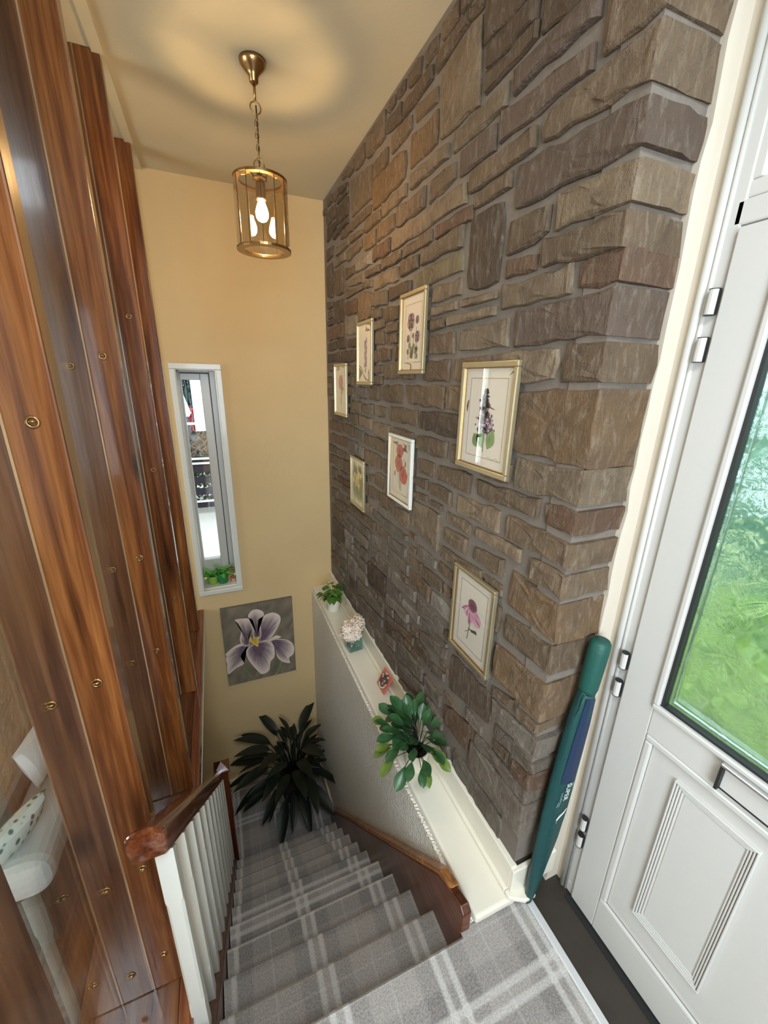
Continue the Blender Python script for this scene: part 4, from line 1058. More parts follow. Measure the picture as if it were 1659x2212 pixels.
def picture(kind, y0, y1, z0, z1, label, fw=.014, mount=True, fmat=None):
    """y0<y1: hangs on the stone wall facing -X; u runs from far (left in view) to near"""
    t = empty('framed_picture', (.776, (y0+y1)/2, (z0+z1)/2), label, 'picture', 'flower prints on the stone wall')
    xb, xf = .776, .7605
    k = lambda u, v, d: (xb - d, u, v)
    child('frame', frame_rect(MB(), y0, y1, z0, z1, fw, k, .0, xb-xf), fmat or M['silver'], t, bevel=.0032, seg=3, fix=True)
    child('frame_slip', frame_rect(MB(), y0+fw-.001, y1-fw+.001, z0+fw-.001, z1-fw+.001, .004, k, .002, .0105), M['brass'] if mount else M['silver'], t, bevel=.001, fix=True)
    child('backing_card', box(xb-.004, xb, y0+.004, y1-.004, z0+.004, z1-.004), M['mount'], t)
    W, Hh = (y1-y0)-2*fw, (z1-z0)-2*fw
    if mount:
        child('mount_line', frame_rect(MB(), y0+fw+.028, y1-fw-.028, z0+fw+.030, z1-fw-.030, .0016, k, .004, .0046), M['silver'], t, fix=True)
    mb = MB(); to = lambda u, v, z: (xb-.0048-z*.6, y1-fw-u, z0+fw+v)
    art(kind, mb, W, Hh, to)
    child('flower_print', mb, M['print'], t)
    child('picture_glazing', box(xb-.0085, xb-.0075, y0+fw-.002, y1-fw+.002, z0+fw-.002, z1-fw+.002), M['picture_glass'], t)
    return t
def PW(y0, y1, z0, z1): return [1.7*KX*y0, 1.7*KX*y1, 1.7 + 1.7*KX*z0, 1.7 + 1.7*KX*z1]
picture('tulip', *PW(1.473, 1.635, -.136, .055), 'small framed watercolour of one dark pink tulip, farthest along the stone wall', mount=False)
picture('bell', *PW(1.213, 1.354, -.016, .172), 'framed ink print of a thin drooping sprig on plain cream paper', mount=False)
picture('pansy', *PW(.879, 1.016, .015, .199), 'framed print of purple pansies with dark leaves, highest on the stone wall')
picture('budd', *PW(.548, .711, -.1645, .035), 'large framed print of a purple buddleia spike reflecting a window', fw=.017)
picture('daff', *PW(1.280, 1.430, -.450, -.267), 'small framed watercolour of yellow daffodils in green grass', mount=False)
picture('poppy', *PW(.916, 1.069, -.329, -.142), 'framed watercolour of three red poppies in a pale frame', fmat=M['white'])
picture('ech', *PW(.539, .683, -.578, -.375), 'framed print of a drooping pink coneflower, lowest on the stone wall')

# iris canvas on the far wall
iris = empty('canvas_painting', (.168, YF, -.374), 'square unframed canvas of a lilac iris on grey-brown below the stair window', 'painting')
CX0, CX1, CZ0, CZ1 = -.111, .443, -.738, -.016
yc_ = YF - .026
mb = MB(); gn = 14; rr = random.Random(2)
bgc = [[(lambda k: (.165*k, .13*k, .082*k))(rr.uniform(.6, 1.35)) for _ in range(gn+1)] for _ in range(gn+1)]
for i in range(gn):
    for j in range(gn):
        X = lambda a: CX0 + (CX1-CX0)*a/gn; Z = lambda a: CZ0 + (CZ1-CZ0)*a/gn
        mb.face([(X(i),yc_,Z(j)),(X(i+1),yc_,Z(j)),(X(i+1),yc_,Z(j+1)),(X(i),yc_,Z(j+1))], None, 0, [bgc[i][j], bgc[i+1][j], bgc[i+1][j+1], bgc[i][j+1]])
for q in ([(CX0,CZ0),(CX1,CZ0)], [(CX1,CZ0),(CX1,CZ1)], [(CX1,CZ1),(CX0,CZ1)], [(CX0,CZ1),(CX0,CZ0)]):
    mb.face([(q[0][0],yc_,q[0][1]),(q[1][0],yc_,q[1][1]),(q[1][0],YF,q[1][1]),(q[0][0],YF,q[0][1])], None, 0, (.11,.10,.08))
child('canvas', mb, M['print'], iris)
def UV(x, y):    # bilinear position of a traced point inside the canvas quad
    TL, TR, BR, BL = (195,335), (728,240), (757,785), (258,915)
    u = v = .5
    for _ in range(25):
        px = (1-v)*((1-u)*TL[0]+u*TR[0]) + v*((1-u)*BL[0]+u*BR[0]); py = (1-v)*((1-u)*TL[1]+u*TR[1]) + v*((1-u)*BL[1]+u*BR[1])
        u += (x-px)/530*.9; v += ((y-py) + .17*(x-px))/565*.9
    return u, v
def petal(mb, pts, root, z, cin, cout, sub=3):
    """painted petal: dark heart at the root, pale ruffled rim, brushed veins"""
    P = [Vector(UV(*p)) for p in pts]; R0 = Vector(UV(*root)); Q = []
    for i in range(len(P)):
        a, b, c, d = P[i-1], P[i], P[(i+1)%len(P)], P[(i+2)%len(P)]
        for k in range(sub):
            t = k/sub; Q.append(.5*((2*b) + (c-a)*t + (2*a-5*b+4*c-d)*t*t + (3*b-a-3*c+d)*t**3))
    to = lambda p: (CX0 + (CX1-CX0)*min(max(p.x,.004),.996), yc_ - .0008 - z, CZ1 + (CZ0-CZ1)*min(max(p.y,.004),.996))
    n = len(Q); r = random.Random(len(pts)*7 + int(root[0])); vein = [r.uniform(.25, 1.0) for _ in range(n)]
    L = (.0, .35, .7, .93, 1.0)
    def col(i, k):
        f = (0, .22, .66, 1.0, .92)[k]; f = min(1, max(0, f - .5*vein[i%n]*(k in (1,2)) - .2*vein[i%n]*(k == 3)))
        return tuple(a + (b-a)*f for a, b in zip(cin, cout))
    for i in range(n):
        for k in range(4):
            a, b = R0.lerp(Q[i], L[k]), R0.lerp(Q[(i+1)%n], L[k]); c, d = R0.lerp(Q[(i+1)%n], L[k+1]), R0.lerp(Q[i], L[k+1])
            mb.face([to(a), to(b), to(c), to(d)], None, 0, [col(i,k), col(i+1,k), col(i+1,k+1), col(i,k+1)])
mb = MB(); DK, PL, PK = (.10,.05,.085), (.80,.66,.56), (.70,.54,.44)
for pts in ([(350,750),(400,790),(425,845),(408,840),(380,785)], [(590,825),(610,770),(640,715),(648,725),(622,800),(606,825)]): petal(mb, pts, pts[1], 0, (.10,.13,.03), (.20,.24,.08))
petal(mb, [(230,665),(300,600),(360,580),(405,590),(330,640),(260,668)], (390,595), .0002, PK, PL)
petal(mb, [(340,600),(410,585),(380,620),(340,680),(365,735),(310,770),(250,820),(245,740),(235,690),(280,630)], (395,590), .0004, DK, PL)
petal(mb, [(560,555),(640,545),(710,560),(742,605),(735,660),(700,690),(710,730),(650,720),(610,680),(595,620)], (575,560), .0004, DK, PL)
petal(mb, [(300,405),(365,395),(410,400),(425,450),(400,520),(405,590),(360,600),(335,555),(345,480),(320,430)], (395,575), .0006, DK, PL)
petal(mb, [(470,410),(520,370),(580,350),(630,370),(637,410),(610,470),(560,540),(500,570),(480,560),(490,480),(480,440)], (490,550), .0006, DK, PL)
petal(mb, [(395,385),(415,345),(460,328),(505,345),(510,375),(470,405),(485,440),(490,530),(440,540),(425,480),(430,410)], (462,520), .0008, DK, PL)
petal(mb, [(540,560),(600,520),(642,530),(600,548),(560,562)], (560,556), .0008, PK, PL)
petal(mb, [(470,570),(540,560),(585,600),(590,680),(560,720),(550,790),(500,820),(470,800),(420,740),(390,690),(380,640),(410,600)], (460,590), .001, DK, PL)
petal(mb, [(405,560),(413,530),(425,548),(436,532),(447,550),(462,530),(474,535),(470,575),(466,605),(440,590)], (440,560), .0014, (.62,.36,.02), (.85,.62,.10))
child('painted_iris', mb, M['print'], iris)

# ================================================================ PENDANT LANTERN
LX, LY_ = .258, 1.940
lamp = empty('pendant_lantern', (LX, LY_, ZC), 'antique brass pendant lantern with smoked glass slats and one lit bulb', 'lamp')
at = lambda prof, n=28, dz=0: MB().lathe(prof, (LX, LY_, dz), n)
child('ceiling_rose', at([(.012,2.722),(.016,2.726),(.017,2.742),(.024,2.752),(.036,2.764),(.046,2.776),(.048,2.7875),(.001,2.7879)]), M['brass'], lamp, smooth=True)
child('rod', MB().tube([(LX,LY_,2.725),(LX,LY_,2.672)], .005, 10), M['brass'], lamp, smooth=True)
child('ring', MB().torus((LX,LY_,2.652), .019, .0026, 'y'), M['brass'], lamp, smooth=True)
mb = MB()
for k in range(8):
    z = 2.624 - k*.019; o = 'y' if k % 2 else 'x'; b0 = len(mb.v)
    mb.torus((0,0,0), .0062, .0016, o, 12, 6)
    for i in range(b0, len(mb.v)): x, y, zz = mb.v[i]; mb.v[i] = (LX + x, LY_ + y, z + zz*2.0)
child('chain', mb, M['brass'], lamp, smooth=True)
child('cable', MB().tube([(LX+.002,LY_,2.66),(LX+.004,LY_+.003,2.58),(LX+.001,LY_,2.50),(LX,LY_,2.44)], .0026, 8), M['black'], lamp, smooth=True)
child('ring', MB().torus((LX,LY_,2.476), .019, .0026, 'y'), M['brass'], lamp, smooth=True)
def annulus(r0, r1, z0, z1, n=48):
    mb = MB(); P = lambda r, i, z: (LX + r*math.cos(2*math.pi*i/n), LY_ + r*math.sin(2*math.pi*i/n), z)
    return mb.rings([[P(r0,i,z0) for i in range(n)], [P(r1,i,z0) for i in range(n)], [P(r1,i,z1) for i in range(n)], [P(r0,i,z1) for i in range(n)], [P(r0,i,z0) for i in range(n)]], False, False)
top = child('top_ring', annulus(.082, .103, 2.422, 2.432), M['brass'], lamp, bevel=.001, fix=True)
child('bottom_ring', annulus(.078, .107, 2.186, 2.196), M['brass'], lamp, bevel=.001, fix=True)
child('hub', at([(.004,2.460),(.010,2.456),(.012,2.440),(.026,2.436),(.028,2.428),(.010,2.426),(.008,2.405),(.001,2.404)]), M['brass'], lamp, smooth=True)
for k in range(3):
    a = math.radians(78 + 120*k); child('spoke', MB().tube([(LX + r*math.cos(a), LY_ + r*math.sin(a), z) for r, z in ((.02,2.432),(.045,2.444),(.07,2.430),(.088,2.4275))], .0042, 8), M['brass'], lamp, smooth=True)
smoke_edge = plain('smoked_glass_edge', srgb(58,46,34), .1, spec=.8)
ns = 12
for k in range(ns):
    a0, a1 = 1.438 + 2*math.pi*(k+.03)/ns, 1.438 + 2*math.pi*(k+.97)/ns; am = (a0+a1)/2; r0, r1 = .0985, .1015; mb = MB()
    q = [(r0,a0),(r1,a0),(r1,a1),(r0,a1)]
    mb.rings([[(LX+r*math.cos(a), LY_+r*math.sin(a), z) for r, a in q] for z in (2.194, 2.4235)])
    child('glass_slat', mb, M['smoke_glass'], lamp, fix=True)
    a2 = 1.438 + 2*math.pi*k/ns; child('slat_edge', MB().tube([(LX+.1005*math.cos(a2), LY_+.1005*math.sin(a2), 2.196), (LX+.1005*math.cos(a2), LY_+.1005*math.sin(a2), 2.4225)], .0013, 5), smoke_edge, lamp)
child('lamp_holder', at([(.008,2.405),(.016,2.402),(.0185,2.395),(.0185,2.352),(.021,2.350),(.021,2.344),(.0145,2.343),(.001,2.344)], 28, .02), M['brass'], lamp, smooth=True)
child('bulb', at([(.0125,2.3435),(.0135,2.334),(.019,2.321),(.0235,2.306),(.0245,2.295),(.0225,2.284),(.016,2.275),(.008,2.271),(.0008,2.270)], 20, .02), M['bulb'], lamp, smooth=True)

# ================================================================ PLANTS AND THINGS ON THE LEDGE
def leaf_mesh(name, L, w, mat, droop=.25, fold=.18, wave=0, tip=1.0, n=7):
    """leaf along +X, lying in XY, ribbed fold, drooping tip"""
    mb = MB(); rows = []
    for i in range(n+1):
        t = i/n; ww = w*(math.sin(math.pi*min(1, t**tip))**.75 if 0 < t < 1 else .02); x = L*t; z = -droop*L*t*t + wave*math.sin(t*9)*L
        rows.append([(x, -ww, z+fold*ww), (x, -ww*.5, z+fold*.25*ww), (x, 0, z), (x, ww*.5, z+fold*.25*ww), (x, ww, z+fold*ww)])
    b = len(mb.v)
    for r in rows: mb.v += r
    for i in range(n):
        for j in range(4): mb.f.append((b+i*5+j, b+(i+1)*5+j, b+(i+1)*5+j+1, b+i*5+j+1)); mb.uv.append(None); mb.mi.append(0); mb.col.append(None)
    return mb.mesh(name, mat, True)
def put_leaf(parent, me, base, az, el, roll=0, s=1.0, name='leaf'):
    o = bpy.data.objects.new(name, me); C.objects.link(o); o.parent = parent
    o.location = Vector(base) - parent.location
    o.rotation_euler = (Matrix.Rotation(az, 3, 'Z') @ Matrix.Rotation(-el, 3, 'Y') @ Matrix.Rotation(roll, 3, 'X')).to_euler(); o.scale = (s, s, s); return o
def pot(parent, x, y, z, r0, r1, h, mat, soil=True, rim=.004):
    p = child('pot', MB().lathe([(r0*.92,0),(r0,.004),(r1,h-.004),(r1+.0005,h),(r1-rim,h),(r1-rim*1.4,h-.018),(.001,h-.018)], (x,y,z), 28), mat, parent, smooth=True)
    p.modifiers.new('edges', 'EDGE_SPLIT').split_angle = math.radians(50)
    if soil: child('soil', MB().lathe([(r1-rim*1.3,h-.016),(r1*.5,h-.010),(.001,h-.009)], (x,y,z), 20, cap0=False), M['soil'], parent, smooth=True)
    return p
pr = random.Random(21)
# pothos-like plant at the far end
px, py, pz = .690, 2.610, .040
t = empty('potted_plant', (px, py, pz), 'small leafy vine in a plain white pot at the far end of the ledge', 'plant')
pot(t, px, py, pz, .046, .051, .092, M['pot_white'])
LV = leaf_mesh('ivy_leaf', .075, .026, M['leaf_ivy'], .35, .15, .0, .8)
for k in range(44):
    az = pr.uniform(0, 6.28); ln = pr.uniform(.03, .115); el = pr.uniform(.25, 1.35); bx, by, bz = px, py, pz+.100
    tip = (bx + ln*math.cos(el)*math.cos(az)*.85, by + ln*math.cos(el)*math.sin(az)*.85, bz + ln*math.sin(el))
    if tip[0] > .76: continue
    mid = ((bx+tip[0])/2, (by+tip[1])/2, (bz+tip[2])/2+.012)
    child('stem', MB().tube([(bx+.01*math.cos(az),by+.01*math.sin(az),bz-.01), mid, tip], .0013, 5), M['leaf_olive'], t, smooth=True)
    put_leaf(t, LV, tip, az + pr.uniform(-.6,.6), pr.uniform(-.5,.35), pr.uniform(-.4,.4), pr.uniform(.6,.95))
# white hydrangeas in a square glass vase
vx, vy, vz = .690, 2.120, .040
t = empty('hydrangea_vase', (vx, vy, vz), 'two cream artificial hydrangea heads in a square glass vase on the ledge', 'vase')
hw, hh = .046, .092
g = MB(); ang = .12
def cube_ring(w, z): return [(vx + w*(math.cos(ang)*a - math.sin(ang)*b), vy + w*(math.sin(ang)*a + math.cos(ang)*b), z) for a, b in ((-1,-1),(1,-1),(1,1),(-1,1))]
g.rings([cube_ring(hw, vz), cube_ring(hw, vz+hh), cube_ring(hw-.006, vz+hh), cube_ring(hw-.006, vz+.012)], True, True)
child('glass_cube', g, clear_glass('tinted_cube_glass', (.80,.94,.92,1), .2), t, fix=True)
gem = plain('green_glass_gem', (.05,.30,.28,1), .08, spec=.8)
for k in range(22):
    x, y, z = vx + pr.uniform(-.030,.030), vy + pr.uniform(-.030,.030), vz + .019 + pr.uniform(0,.030)
    child('glass_gem', MB().lathe([(.001,-.006),(.007,-.004),(.0095,0),(.007,.004),(.001,.006)], (x,y,z), 8), gem if k % 3 else M['chrome'], t, smooth=True)
for dx, dy in ((-.01,.01),(.02,-.01),(.0,-.015)): child('stem', MB().tube([(vx+dx*.6,vy+dy,vz+.015),(vx+dx,vy+dy,vz+.10),(vx+dx*2,vy+dy,vz+.14)], .0025, 6), M['leaf_dark'], t)
petal_m = [plain('cream_petal', srgb(238,224,206), .8), plain('blush_petal', srgb(226,204,184), .8)]
def hydrangea(cx, cy, cz, R, n):
    mb = MB(); ga = math.pi*(3-math.sqrt(5))
    for i in range(n):
        z = 1-1.75*(i+.5)/n; rr = math.sqrt(max(0,1-z*z)); a = ga*i; nrm = Vector((rr*math.cos(a), rr*math.sin(a), z)); c = Vector((cx,cy,cz)) + nrm*R*pr.uniform(.86,1.08)
        nrm = (nrm + Vector((pr.uniform(-.4,.4),pr.uniform(-.4,.4),pr.uniform(-.3,.3)))).normalized()
        u = nrm.orthogonal().normalized(); v = nrm.cross(u); q0 = pr.uniform(0,1.6); s = R*pr.uniform(.20,.27); mi = 0 if pr.random() < .7 else 1
        for k in range(4):
            d = u*math.cos(q0+k*1.571) + v*math.sin(q0+k*1.571); e = nrm.cross(d)
            mb.face([c, c+d*s*.55-e*s*.42+nrm*.1*s, c+d*s*1.0-e*s*.2+nrm*.28*s, c+d*s*1.05+e*s*.2+nrm*.28*s, c+d*s*.55+e*s*.42+nrm*.1*s], m=mi)
    return mb
child('flower_head', hydrangea(.672, 2.112, .172, .066, 150), petal_m, t); child('flower_head', hydrangea(.722, 2.150, .196, .050, 100), petal_m, t)
LVd = leaf_mesh('hydrangea_leaf', .07, .022, M['leaf_dark'], .2, .2)
for az, el in ((-.5,.2),(-1.1,.0),(.4,.3),(2.6,-.1)): put_leaf(t, LVd, (vx+.01, vy, vz+.118), az, el, .3, .8)
# pebble tile leaning on the wall
t = empty('pebble_tile', (.735, 1.70, .058), 'pink terracotta tile set with pebbles leaning against the upstand', 'ornament')
a0 = Vector((.719, 1.655, .043)); ey = Vector((.0,1,0)); eu = Vector((.052,.0,.094)).normalized(); en = ey.cross(eu).normalized()
if en.x > 0: en = -en
sz = .105; P = lambda u, v, w: a0 + ey*u + eu*v + en*w
mb = MB(); mb.rings([[P(0,0,0),P(sz,0,0),P(sz,sz,0),P(0,sz,0)], [P(0,0,.010),P(sz,0,.010),P(sz,sz,.010),P(0,sz,.010)]])
child('tile', mb, plain('pink_clay', srgb(206,122,108), .7), t, bevel=.002, fix=True)
pm = [plain('brown_pebble', srgb(92,74,64), .3), plain('cream_pebble', srgb(222,208,184), .35), plain('slate_pebble', srgb(74,76,84), .3), plain('rust_pebble', srgb(128,84,64), .35)]
def pebble(u, v, a, b, rot, m):
    mb = MB(); rg = []
    for s, h in ((1.0,.010),(.92,.0145),(.6,.0175),(.05,.0185)):
        rg.append([P(sz/2+u+s*(a*math.cos(q)*math.cos(rot)-b*math.sin(q)*math.sin(rot)), sz/2+v+s*(a*math.cos(q)*math.sin(rot)+b*math.sin(q)*math.cos(rot)), h) for q in [2*math.pi*i/10 for i in range(10)]])
    mb.rings(rg); child('pebble', mb, m, t, smooth=True, fix=True)
for ring_, n in ((.038, 18), (.027, 13), (.016, 6)):
    for k in range(n):
        q = 2*math.pi*k/n + ring_*50; pebble(ring_*.86*math.cos(q), ring_*1.08*math.sin(q), .0068, .0048, q+1.57, pr.choice(pm))
pebble(.004, .012, .015, .0075, .3, pm[2]); pebble(-.006, -.016, .009, .0085, .0, pm[1])
# big-leaved plant near the landing end
px, py, pz = .690, 1.215, .040
t = empty('potted_plant', (px, py, pz), 'bushy plant with glossy oval dark leaves in a white pot near the landing', 'plant')
pot(t, px, py, pz, .047, .055, .098, M['pot_white'])
lm = [leaf_mesh('oval_leaf_a', .108, .028, M['leaf_dark'], .22, .22, .004, 1.5, 9), leaf_mesh('oval_leaf_b', .108, .028, M['leaf_olive'], .28, .2, .004, 1.5, 9)]
ga = math.pi*(3-math.sqrt(5)); N = 74
for k in range(N):
    f = k/N; az = ga*k + pr.uniform(-.2,.2); el = 1.35 - 1.25*f + pr.uniform(-.12,.12); ln = .085 + .045*math.sin(f*2.6) + pr.uniform(-.015,.015)
    if math.cos(az) > .3 and el < .9: ln *= .6; el = max(el, .55)
    b = (px+.012*math.cos(az), py+.012*math.sin(az), pz+.088)
    tip = (b[0]+ln*math.cos(el)*math.cos(az), b[1]+ln*math.cos(el)*math.sin(az), b[2]+ln*math.sin(el)+.035)
    if tip[0] + .07*math.cos(az)*math.cos(el) > .765: az += 2.2; tip = (b[0]+ln*.5*math.cos(el)*math.cos(az), b[1]+ln*math.cos(el)*math.sin(az), b[2]+ln*math.sin(el)+.03)
    child('stem', MB().tube([b, ((b[0]+tip[0])/2, (b[1]+tip[1])/2, (b[2]+tip[2])/2+.01), tip], .0016, 5), M['leaf_shade'], t, smooth=True)
    put_leaf(t, lm[1 if (f > .62 and pr.random() < .5) else 0], tip, az, el-.30+pr.uniform(-.25,.2), pr.uniform(-.6,.6), pr.uniform(.62,.92))

# peace lily on the dark lower floor
px, py, pz = .345, 2.745, ZL
t = empty('floor_plant', (px, py, pz), 'large dark peace lily in a dim corner of the lower landing', 'plant')
pot(t, px, py, pz, .11, .135, .22, M['pot_dark'])
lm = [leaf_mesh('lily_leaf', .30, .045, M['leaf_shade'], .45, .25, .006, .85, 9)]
for k in range(64):
    f = k/64; az = ga*k; el = 1.35 - 1.1*f + pr.uniform(-.15,.15); ln = .20 + .22*(1-f) + pr.uniform(-.05,.06)
    b = (px+.03*math.cos(az), py+.03*math.sin(az), pz+.20); 
    tip = [b[0]+ln*math.cos(el)*math.cos(az), b[1]+ln*math.cos(el)*math.sin(az), b[2]+ln*math.sin(el)]
    rx = tip[0]+.24*math.cos(az)*math.cos(el-.4); ry = tip[1]+.24*math.sin(az)*math.cos(el-.4)
    s = 1.0
    if rx > .585 or ry > 2.99: s = .55; tip = [b[0]+ln*.45*math.cos(el)*math.cos(az), b[1]+ln*.45*math.cos(el)*math.sin(az), b[2]+ln*math.sin(el)]; el = max(el, 1.0)
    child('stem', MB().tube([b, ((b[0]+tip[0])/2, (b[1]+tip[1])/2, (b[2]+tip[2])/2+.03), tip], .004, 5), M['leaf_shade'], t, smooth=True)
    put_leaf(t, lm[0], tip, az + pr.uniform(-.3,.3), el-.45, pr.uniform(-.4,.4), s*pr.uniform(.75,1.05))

# ================================================================ GOLF UMBRELLA IN ITS BAG
t = empty('bagged_umbrella', (.826, .630, 0), 'teal bagged umbrella leaning in the corner between stone and door frame', 'umbrella')
ub, ut = Vector((.822, .628, .012)), Vector((.908, .630, 1.045)); ax = (ut-ub).normalized(); ux = Vector((0,1,0)).cross(ax).normalized(); uy = ax.cross(ux)
def uring(d, a, b, n=20, ph=0, fold=0, bow=0):
    c = ub + ax*d + ux*bow
    return [c + ux*(a*math.cos(q)*(1+fold*math.cos(5*q+ph))) + uy*(b*math.sin(q)*(1+fold*math.sin(4*q+ph))) for q in [2*math.pi*i/n for i in range(n)]]
teal = plain('teal_nylon', srgb(8,66,66), .5, nscale=55, nstr=.35, ndist=.006, var=.35); teal2 = plain('dark_teal_nylon', srgb(12,78,68), .55, nscale=80, nstr=.3, ndist=.004, var=.25); navy = plain('navy_panel', srgb(12,40,74), .5, nscale=55, nstr=.35, var=.3)
mb = MB(); rg = []
for d, a, b, bow in ((0,.004,.004,0),(.02,.013,.011,0),(.08,.020,.016,0),(.16,.030,.019,.002),(.30,.041,.021,.004),(.42,.045,.022,.004),(.55,.044,.023,.002),(.70,.040,.023,0),(.80,.035,.023,-.001),(.86,.028,.022,0),(.885,.020,.019,0)):
    rg.append(uring(d, a, b, 24, d*9, .07, bow))
mb.rings(rg); child('bag', mb, teal, t, smooth=True, fix=True)
child('handle_sleeve', MB().rings([uring(.868,.023,.022), uring(.885,.0265,.025), uring(1.00,.0285,.027), uring(1.028,.027,.026), uring(1.036,.022,.021)]), teal2, t, smooth=True, fix=True)
mb = MB()
for q0 in (2.4,):
    pts = []
    for d, a, b in ((.56,.0445,.0237),(.66,.0415,.0237),(.76,.0375,.0237),(.86,.0288,.0226)):
        pts.append([ub + ax*d + ux*(a*1.03*math.cos(q)) + uy*(b*1.06*math.sin(q)) for q in (math.pi*1.28, math.pi*1.42, math.pi*1.6, math.pi*1.78)])
    mb.rings(pts, False, False, closed=False)
child('navy_panel', mb, navy, t, smooth=True)
child('tie_cord', MB().tube([ub+ax*.872+ux*-.026-uy*.014, ub+ax*.85-ux*.032-uy*.016, ub+ax*.80-ux*.035-uy*.012], .003, 6), teal2, t)
white_ink = plain('white_ink', srgb(196,206,200), .7); grey_ink = plain('grey_ink', srgb(120,150,146), .7)
def text(body, d, s, off, size, mat):
    cu = bpy.data.curves.new('printed_text', 'FONT'); cu.body = body; cu.size = size; cu.extrude = .0003; cu.align_x = 'CENTER'; cu.align_y = 'CENTER'; cu.materials.append(mat)
    tmp = bpy.data.objects.new('printed_text', cu); C.objects.link(tmp); bpy.context.view_layer.update()
    me = bpy.data.meshes.new_from_object(tmp); bpy.data.objects.remove(tmp); bpy.data.curves.remove(cu)
    if not me.materials: me.materials.append(mat)
    o = bpy.data.objects.new('printed_text', me); C.objects.link(o); o.parent = t
    n = -uy if uy.y > 0 else uy
    down = -ax; right = down; up_ = n.cross(right)
    m = Matrix.Identity(4)
    for i in range(3): m[i][0] = right[i]; m[i][1] = up_[i]; m[i][2] = n[i]
    p = ub + ax*d + ux*s + n*off - Vector(t.location)
    m.translation = p; o.matrix_local = m; return o
text('20', .555, .012, .0265, .013, grey_ink); text('SUPER', .530, -.002, .0275, .024, white_ink); text('U.S.A.', .515, -.019, .0262, .012, grey_ink)
n = -uy if uy.y > 0 else uy
child('printed_swoosh', MB().tube([ub+ax*d+ux*s+n*o_ for d, s, o_ in ((.405,-.010,.0262),(.420,-.012,.0265),(.432,-.004,.0270),(.442,.010,.0268),(.455,.020,.0255))], [.0006,.0018,.0022,.0016,.0005], 6), white_ink, t)
for s, l in ((-.016,.03), (-.024,.02)): child('printed_line', MB().tube([ub+ax*(.475+l)+ux*s+n*.0262, ub+ax*.475+ux*(s-.004)+n*.0256], .0008, 5), grey_ink, t)

# ================================================================ POTS ON THE STAIR WINDOW SILL
def sill_pot(x, y, label, potmat, r0, r1, h, leaves, lmat, L, w, seed):
    r = random.Random(seed); z = W1[2] + .0125
    t = empty('potted_plant', (x, y, z), label, 'plant', None); pot(t, x, y, z, r0, r1, h, potmat)
    me = leaf_mesh('sill_leaf', L, w, lmat, .5, .15, 0, .8, 6)
    for k in range(leaves):
        az = ga*k + r.uniform(-.3,.3); el = r.uniform(.2, 1.3); b = (x+.008*math.cos(az), y+.008*math.sin(az), z+h-.012)
        if abs(b[0] + L*math.cos(el)*math.cos(az)) > 10: continue
        put_leaf(t, me, b, az, el, r.uniform(-.4,.4), r.uniform(.6,1.05))
    return t
zs = W1[2]
sill_pot(-.062, YF+.062, 'bright green plant in a green pot on the stair window sill', M['pot_green'], .034, .043, .09, 16, M['leaf_bright'], .10, .017, 3)
t = sill_pot(-.012, YF+.112, 'small spiky plant with a red tip in a clay pot on the window sill', M['pot_clay'], .028, .036, .085, 14, M['leaf_olive'], .06, .006, 4)
put_leaf(t, leaf_mesh('red_leaf', .05, .008, plain('red_bract', srgb(214,30,40), .5), .3), (-.012, YF+.112, zs+.095), -.4, .5)
sill_pot(-.135, YF+.070, 'lime green broad-leaved plant at the left of the window sill', plain('lime_pot', srgb(150,190,80), .5), .032, .042, .07, 18, M['leaf_bright'], .09, .018, 5)
sill_pot(.012, YF+.060, 'tiny pale trailing plant at the right end of the window sill', M['pot_clay'], .016, .02, .03, 12, M['leaf_olive'], .04, .004, 6)

# ================================================================ LOUNGE BEHIND THE GLASS
grey_f = plain('pale_grey_fabric', srgb(206,208,200), .9, nscale=220, nstr=.3, var=.06); tan_f = plain('tan_throw_fabric', srgb(214,184,146), .95, nscale=14, nstr=.9, ndist=.03, var=.22)
sofa = empty('sofa', (-.95, 1.55, 0), 'pale grey sofa behind the glass screen with its tan cover', 'sofa')
child('seat_cushion', box(-.74, -.59, 1.10, 2.25, .20, .34), grey_f, sofa, bevel=.05, seg=4)
child('sofa_base', box(-1.10, -.60, 1.08, 2.27, .03, .20), plain('dark_sofa_base', srgb(64,50,40), .8), sofa, bevel=.015)
child('backrest', box(-.99, -.745, 1.08, 2.27, .24, 1.02), tan_f, sofa, bevel=.06, seg=4)
child('arm', box(-1.10, -.59, 2.26, 2.46, .03, .66), grey_f, sofa, bevel=.05, seg=4)
child('piping', box(-.750, -.730, 1.1, 2.24, .34, .40), plain('taupe_piping', srgb(150,136,120), .9), sofa, bevel=.005)
for y in (1.12, 2.2): child('foot', box(-1.05, -1.0, y, y+.05, 0, .03), M['newel'], sofa); child('foot', box(-.66, -.61, y, y+.05, 0, .03), M['newel'], sofa)
def cushion_mesh(w, h, d, n=12):
    mb = MB(); G = lambda i, j, s: (w*(2*i/n-1)*(1-.06*(1-(2*j/n-1)**2)) , s*d*((1-(2*i/n-1)**2)*(1-(2*j/n-1)**2))**.42, h*(2*j/n-1)*(1-.06*(1-(2*i/n-1)**2)))
    for s in (1, -1):
        for i in range(n):
            for j in range(n): mb.face([G(i,j,s), G(i+1,j,s), G(i+1,j+1,s), G(i,j+1,s)])
    return mb
def pattern_mat():
    t_ = NT('green_leaf_print_fabric'); vo = t_.add('ShaderNodeTexVoronoi'); vo.inputs['Scale'].default_value = 26; t_.link(t_.coords((1,1,.5)), vo.inputs['Vector'])
    t_.base(t_.ramp(vo.outputs['Distance'], [(.25, srgb(60,100,84)), (.42, srgb(220,228,216))])); t_.set(Roughness=.9); return t_.m
